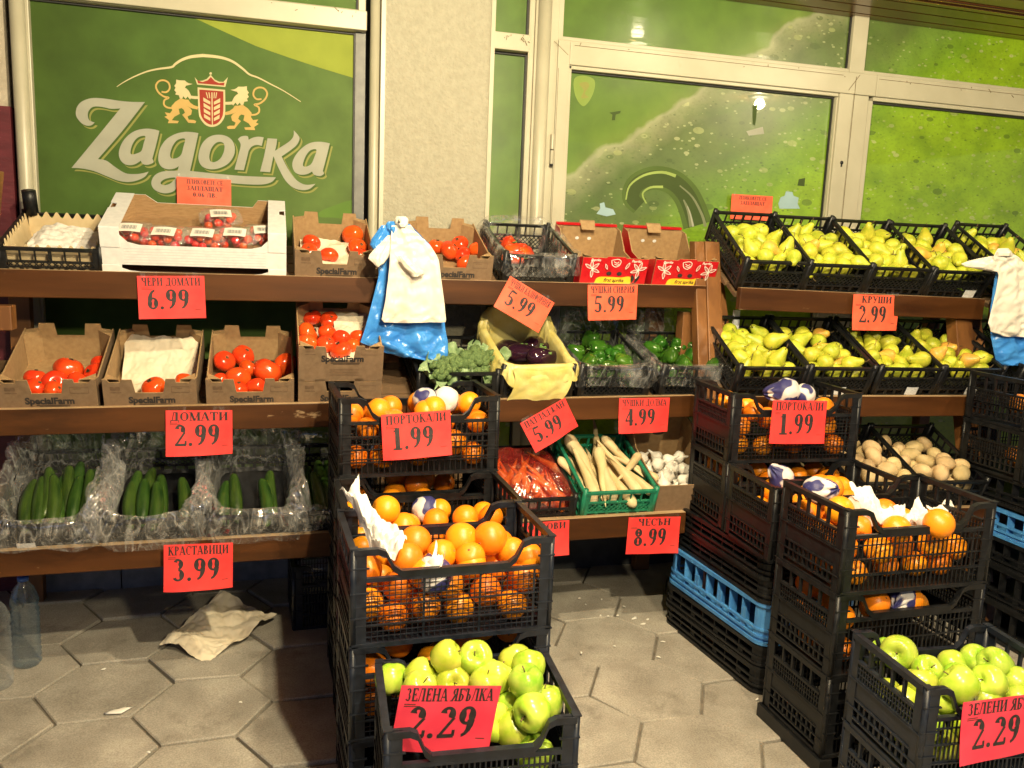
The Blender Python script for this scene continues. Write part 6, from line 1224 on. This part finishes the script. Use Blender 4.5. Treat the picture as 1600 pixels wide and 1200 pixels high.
oranges(MB2, 27, 111, 'in the lower right apple crate', 'green apples in the lower right crate', .36, .25, lambda a, b, c: c > .09 or b < -.06 or a < -.1, r=.0395, key='apple', cat='apple', nm='green apple', zmax=.165)
for px, py, h, s in ((1405, 1020, .20, 1.15), (1448, 1048, .185, .95), (1440, 1068, .17, 1.0), (1488, 1040, .16, .95), (1500, 1070, .195, 1.12), (1522, 1028, .185, .9), (1556, 1038, .195, 1.05), (1546, 1066, .20, 1.05), (1590, 1068, .17, 1.0), (1383, 1020, .15, .95)): put('apple', seat(MB2, px, py, h), (RS_.uniform(-1.2, 1.2), RS_.uniform(-1.2, 1.2), RS_.uniform(0, 6)), s, 'green apple heaped in the lower right crate', 'apple', 'green apples in the lower right crate')

# open-sided trays under the right rear towers
def tray(m, M, label, W_=.40, D=.60, H=.145):
    t = thing('bread_tray', label, 'tray', group='empty open sided trays'); hw, hd = W_ / 2, D / 2
    def loop(r, n=6): 
        out = []
        for cx, cy, a0 in ((hw - r, hd - r, 0), (-hw + r, hd - r, 90), (-hw + r, -hd + r, 180), (hw - r, -hd + r, 270)): out += [(cx + r * math.cos(R_(a0 + 90 * k / n)), cy + r * math.sin(R_(a0 + 90 * k / n))) for k in range(n + 1)]
        return out
    lp = loop(.05)
    for nm, z0, z1, o in (('top_rail', H - .014, H, .004), ('mid_rail', .046, .054, .002), ('mid_rail', .022, .030, .003), ('base_rail', 0, .012, .005)):
        q = MB(); n = len(lp); rings = []
        for (oo, z) in ((o, z0), (o, z1), (-.010, z1), (-.010, z0)): rings.append([(x * (1 + oo / hw), y * (1 + oo / hd), z) for x, y in lp])
        q.add(sum(rings, []), [(k * n + i, k * n + (i + 1) % n, ((k + 1) % 4) * n + (i + 1) % n, ((k + 1) % 4) * n + i) for k in range(4) for i in range(n)]); q.build(nm, m, t)
    corners = {}
    for i, (x, y) in enumerate(lp):
        x2, y2 = lp[(i + 1) % len(lp)]
        if math.hypot(x2 - x, y2 - y) < .05: corners.setdefault(i // 7, MB()).add([(x * .992, y * .994, .012), (x2 * .992, y2 * .994, .012), (x2 * .992, y2 * .994, H - .014), (x * .992, y * .994, H - .014), (x * .965, y * .975, .012), (x2 * .965, y2 * .975, .012), (x2 * .965, y2 * .975, H - .014), (x * .965, y * .975, H - .014)], [(0, 1, 2, 3), (7, 6, 5, 4), (0, 3, 7, 4), (1, 5, 6, 2)])
    for q in corners.values(): q.build('corner_wall', m, t)
    for s in (-1, 1):
        q = MB()
        for i in range(1, 7):
            y = -hd + .05 + (D - .10) * i / 7; q.box(*sorted((s * (hw - .001), s * (hw - .034))), y - .002, y + .002, .012, H - .014)
            if i % 2: q.box(*sorted((s * (hw - .002), s * (hw - .005))), y - .022, y - .002, .012, H - .05)
        q.box(*sorted((s * (hw - .004), s * (hw - .030))), -hd + .05, hd - .05, .0125, .0165); q.build('side_fins', m, t)
        q = MB()
        for i in range(1, 5): x = -hw + .05 + (W_ - .10) * i / 5; q.box(x - .002, x + .002, *sorted((s * (hd - .001), s * (hd - .034))), .012, H - .014)
        q.box(-hw + .05, hw - .05, *sorted((s * (hd - .004), s * (hd - .030))), .0125, .0165); q.build('end_fins', m, t)
    q = MB(); q.box(-hw + .02, hw - .02, -hd + .02, hd - .02, .012, .016); q.build('base', m, t)
    setM(t, M); return t
def trayM(z, th=0, dx=0): return Matrix.Translation((1.525 + dx, 2.245, z)) @ Matrix.Rotation(R_(th), 4, 'Z') @ Matrix.Translation((.20, .30, 0))
for z, m, lb, th, dx in ((0, M_black, 'bottom black tray on the pavement under the blue one', 5, .012), (.075, M_black, 'second black tray in the stack, nested below the blue tray', 6, .014), (.172, M_blue, 'bright blue open sided tray in the right stack', 5, .012), (.317, M_black, 'black tray lying on the blue tray', 3, .01), (.40, M_black, 'uppermost black tray carrying the right orange crates', 2, .0)): tray(m, trayM(z, th, dx), lb, H=.145 if m is M_blue else .08 if z > .3 else .092)
# far right tower, cut by the picture edge
fx, fy, fz = 2.685, 2.395, 1.026
for k, (z, lb) in enumerate(((.834, 'top orange crate of the far right tower'), (.642, 'second orange crate of the far right tower'))):
    M = FLm(fx, fy, z, 1); crate('bars', M_black, M, lb + ', cut by the picture edge', .50, .30, .19, .03)
    oranges(M, 26, 120 + k, 'in the ' + lb.split(' of ')[0].replace('orange ', '') + ' of the far right tower', 'oranges in the ' + lb.split(' of ')[0] + ' at the far right', keep=lambda a, b, c: a < -.06 and b < 0, zmax=.2)
for z, m, lb in ((.53, M_black, 'black tray under the far right orange crates'), (.405, M_blue, 'blue tray in the far right stack'), (.29, M_black, 'black tray below the blue one in the far right stack'), (.145, M_black, 'lower black tray of the far right stack'), (0, M_black, 'bottom black tray of the far right stack, on the pavement')): tray(m, Matrix.Translation((fx + .01, fy - .15, z)) @ Matrix.Translation((.20, .30, 0)), lb, H=.145 if z < .2 else .112)

# ------------------------------------------------------------------ small things on the pavement
def bottle(label, p, m, cap, H=.325, r=.043):
    t = thing('water_bottle', label, 'bottle', p, group='empty plastic bottles'); prof = [(.001, .004), (r * .8, 0), (r, .012)]
    z = .014
    while z < H * .60: prof += [(r, z), (r * .93, z + .009), (r, z + .018)]; z += .020
    prof += [(r * .86, H * .64), (r, H * .69), (r * .98, H * .74), (r * .72, H * .85), (r * .36, H * .92), (r * .33, H * .955)]; q = MB(); q.lathe(prof, 28); q.build('body', m, t)
    q = MB(); q.lathe([(.0005, H * .935), (.0165, H * .935), (.0165, H * .985), (.0005, H * .986)], 20, lambda p_, t_: Vector((p_.x * (1 + .03 * math.cos(20 * t_)), p_.y, p_.z))); q.build('cap', cap, t); return t
M_capb = mat('blue_cap', (.03, .10, .38), (.04, .13, .45), 30, .4)
bottle('blue tinted plastic bottle with a blue cap, standing behind the clear one', (-.795, 2.935, 0), M_bottleb, M_capb, .315); bottle('clear ribbed plastic bottle cut by the left picture edge', (-.845, 2.80, 0), M_bottle, M_capb, .31, .045)
pa, pb, pc, pd = atZ(248, 1011, .02), atZ(325, 1036, .0), atZ(432, 966, .02), atZ(345, 938, .05)
crumple('paper_sheet', M_tan, lambda u, v: (pa.lerp(pb, u)).lerp(pd.lerp(pc, u), v) + Vector((0, 0, .012 + .010 * math.sin(5 * u + 2 * v) + .05 * max(0, v - .8) * (1 - u) * 3 + .006 * math.sin(11 * v))), 'crumpled tan paper sheet lying on the hexagonal pavers', 'paper', 70, 70, .017, 11, 21)
Mdk = FLm(.062, 3.02, 0, 2, .40, .29); crate('bars', M_navy, Mdk, 'dark crate under the bottom shelf with a film bag inside', .40, .29)
def mound2(M, nm, lb, seed): return mound(M, .16, .11, .06, .20, M_clear, nm, lb, seed, .014)
mound2(Mdk, 'film_bag', 'crumpled clear film bag stuffed in the dark crate under the bottom shelf', 4)
rl = random.Random(4)
LIT = [(991, 966, 4), (1005, 975, 3), (938, 962, 2), (950, 963, 2), (965, 962, 2), (908, 1020, 2), (1036, 1003, 2), (1029, 1027, 2), (975, 948, 2), (905, 935, 2), (915, 945, 1.5), (940, 937, 1.5), (1012, 968, 2), (185, 1111, 5), (162, 1046, 2), (376, 1098, 2), (232, 1176, 2), (960, 1010, 1.5), (1214, 1140, 2), (1183, 1093, 2)]
for i, (px, py, s) in enumerate(LIT):
    p = atZ(px, py, .002); L = s * .0042 * (1.6 if (px, py) == (185, 1111) else 1); q = MB(); n = 9
    q.lathe([(.0001, .0), (L * .9, .0005), (L, .0015), (L * .6, .0035), (.0001, .004)], n, lambda v, t_: Vector((v.x * (1 + .3 * math.cos(2 * t_ + i)), v.y * (.45 + .2 * math.sin(3 * t_)), v.z))); o = q.build('garlic_flake', M_litter); o.location = p; o.rotation_euler = (0, 0, rl.uniform(0, 3))
    tag(o, 'tiny pale scrap of dry skin on the pavers', 'scrap', 'pale scraps on the pavement')
p = [atZ(1192, 1090, .006), atZ(1198, 1094, .01), atZ(1207, 1096, .008), atZ(1219, 1098, .004)]; q = MB(); q.tube(p, .0016, 6); tag(q.build('straw', M_cream), 'thin dry straw lying on the pavers by the right towers', 'straw')

# ------------------------------------------------------------------ price tags
price_tag('ЧЕРИ ДОМАТИ', '6.99', (214, 431), (319, 431), (223, 498), 3.096, 'red tag 6.99 on the top shelf below the cherry tomato punnets', seed=1)
price_tag('ДОМАТИ', '2.99', (259, 641), (363, 640.5), (264, 711), 2.926, 'red tag 2.99 hanging from the middle shelf above the cucumbers', seed=2, bend=.008)
price_tag('КРАСТАВИЦИ', '3.99', (256, 851), (364, 847), (259, 922), 2.715, 'red tag 3.99 hanging from the bottom shelf by the cucumbers', seed=3)
price_tag('ЧУШКИ КАЛИФОРНИЯ', '5.99', (797, 431), (866, 473), (771, 479), 3.096, 'red tag 5.99 tilted clockwise, below the film wrapped pepper crate', M_tag3, seed=4)
price_tag('ЧУШКИ СИВРИЯ', '5.99', (918, 445), (996, 445), (915, 500), 3.096, 'red tag 5.99 hanging straight below the red pepper cartons', M_tag3, seed=5)
price_tag('ПАТЛАДЖАН', '5.99', (812, 661), (882, 621), (835, 706), 2.90, 'red tag 5.99 tilted the other way, under the yellow bag', seed=6, bend=.012)
price_tag('ЧУШКИ ДОЛМА', '4.99', (967, 622), (1046, 621), (963, 676), 2.926, 'red tag 4.99 on the middle shelf above the parsnips', seed=7)
price_tag('ЧЕСЪН', '8.99', (982, 808), (1063, 806.5), (980, 865), 2.746, 'red tag 8.99 on the bottom shelf below the garlic', seed=8)
price_tag('МОРКОВИ', None, (806, 818), (889, 812), (800, 872), 2.742, 'red tag half hidden behind the orange crate, only letters showing', seed=9)
price_tag('КРУШИ', '2.99', (1333, 459.5), (1406, 462), (1328, 515), 2.905, 'red tag 2.99 on the upper pear shelf', M_tag3, seed=10)
price_tag('ПОРТОКАЛИ', '1.99', (595, 648), (703, 640), (597, 718.5), 2.478, 'red tag 1.99 on the orange crate of the left tower', seed=11, bend=.004)
price_tag('ПОРТОКАЛИ', '1.99', (1207, 625), (1292, 626), (1201, 692), 2.477, 'red tag 1.99 on the orange crate of the right tower', seed=12, bend=.004)
price_tag('ЗЕЛЕНА ЯБЪЛКА', '2.29', (627, 1069), (783, 1070), (612, 1184), 1.552, 'pink red tag 2.29 leaning inside the bottom centre apple crate', M_tag2, seed=13, tiltf=-.16)
price_tag('ЗЕЛЕНИ ЯБЪЛКИ', '2.29', (1503, 1096), (1648, 1078), (1497, 1189), 1.395, 'pink red tag 2.29 on the apple crate in the lower right corner', M_tag2, seed=14)
price_tag('x', '', (276, 276), (361, 281), (276, 326), 3.605, 'small orange red notice taped on the left window', M_tag3, head_lines=['ПЛИКОВЕТЕ СЕ', 'ЗАПЛАЩАТ', '0.06 лв.'], seed=15, bend=.002)
price_tag('x', '', (1143, 303), (1207, 307), (1143, 342), 3.605, 'orange red notice on the door glass behind the pear crates', M_tag3, head_lines=['ПЛИКОВЕТЕ СЕ', 'ЗАПЛАЩАТ'], seed=16, bend=.002)
for k_, o in PROT.items():
    if k_ not in USED:
        for c in list(o.children): bpy.data.objects.remove(c)
        bpy.data.objects.remove(o)
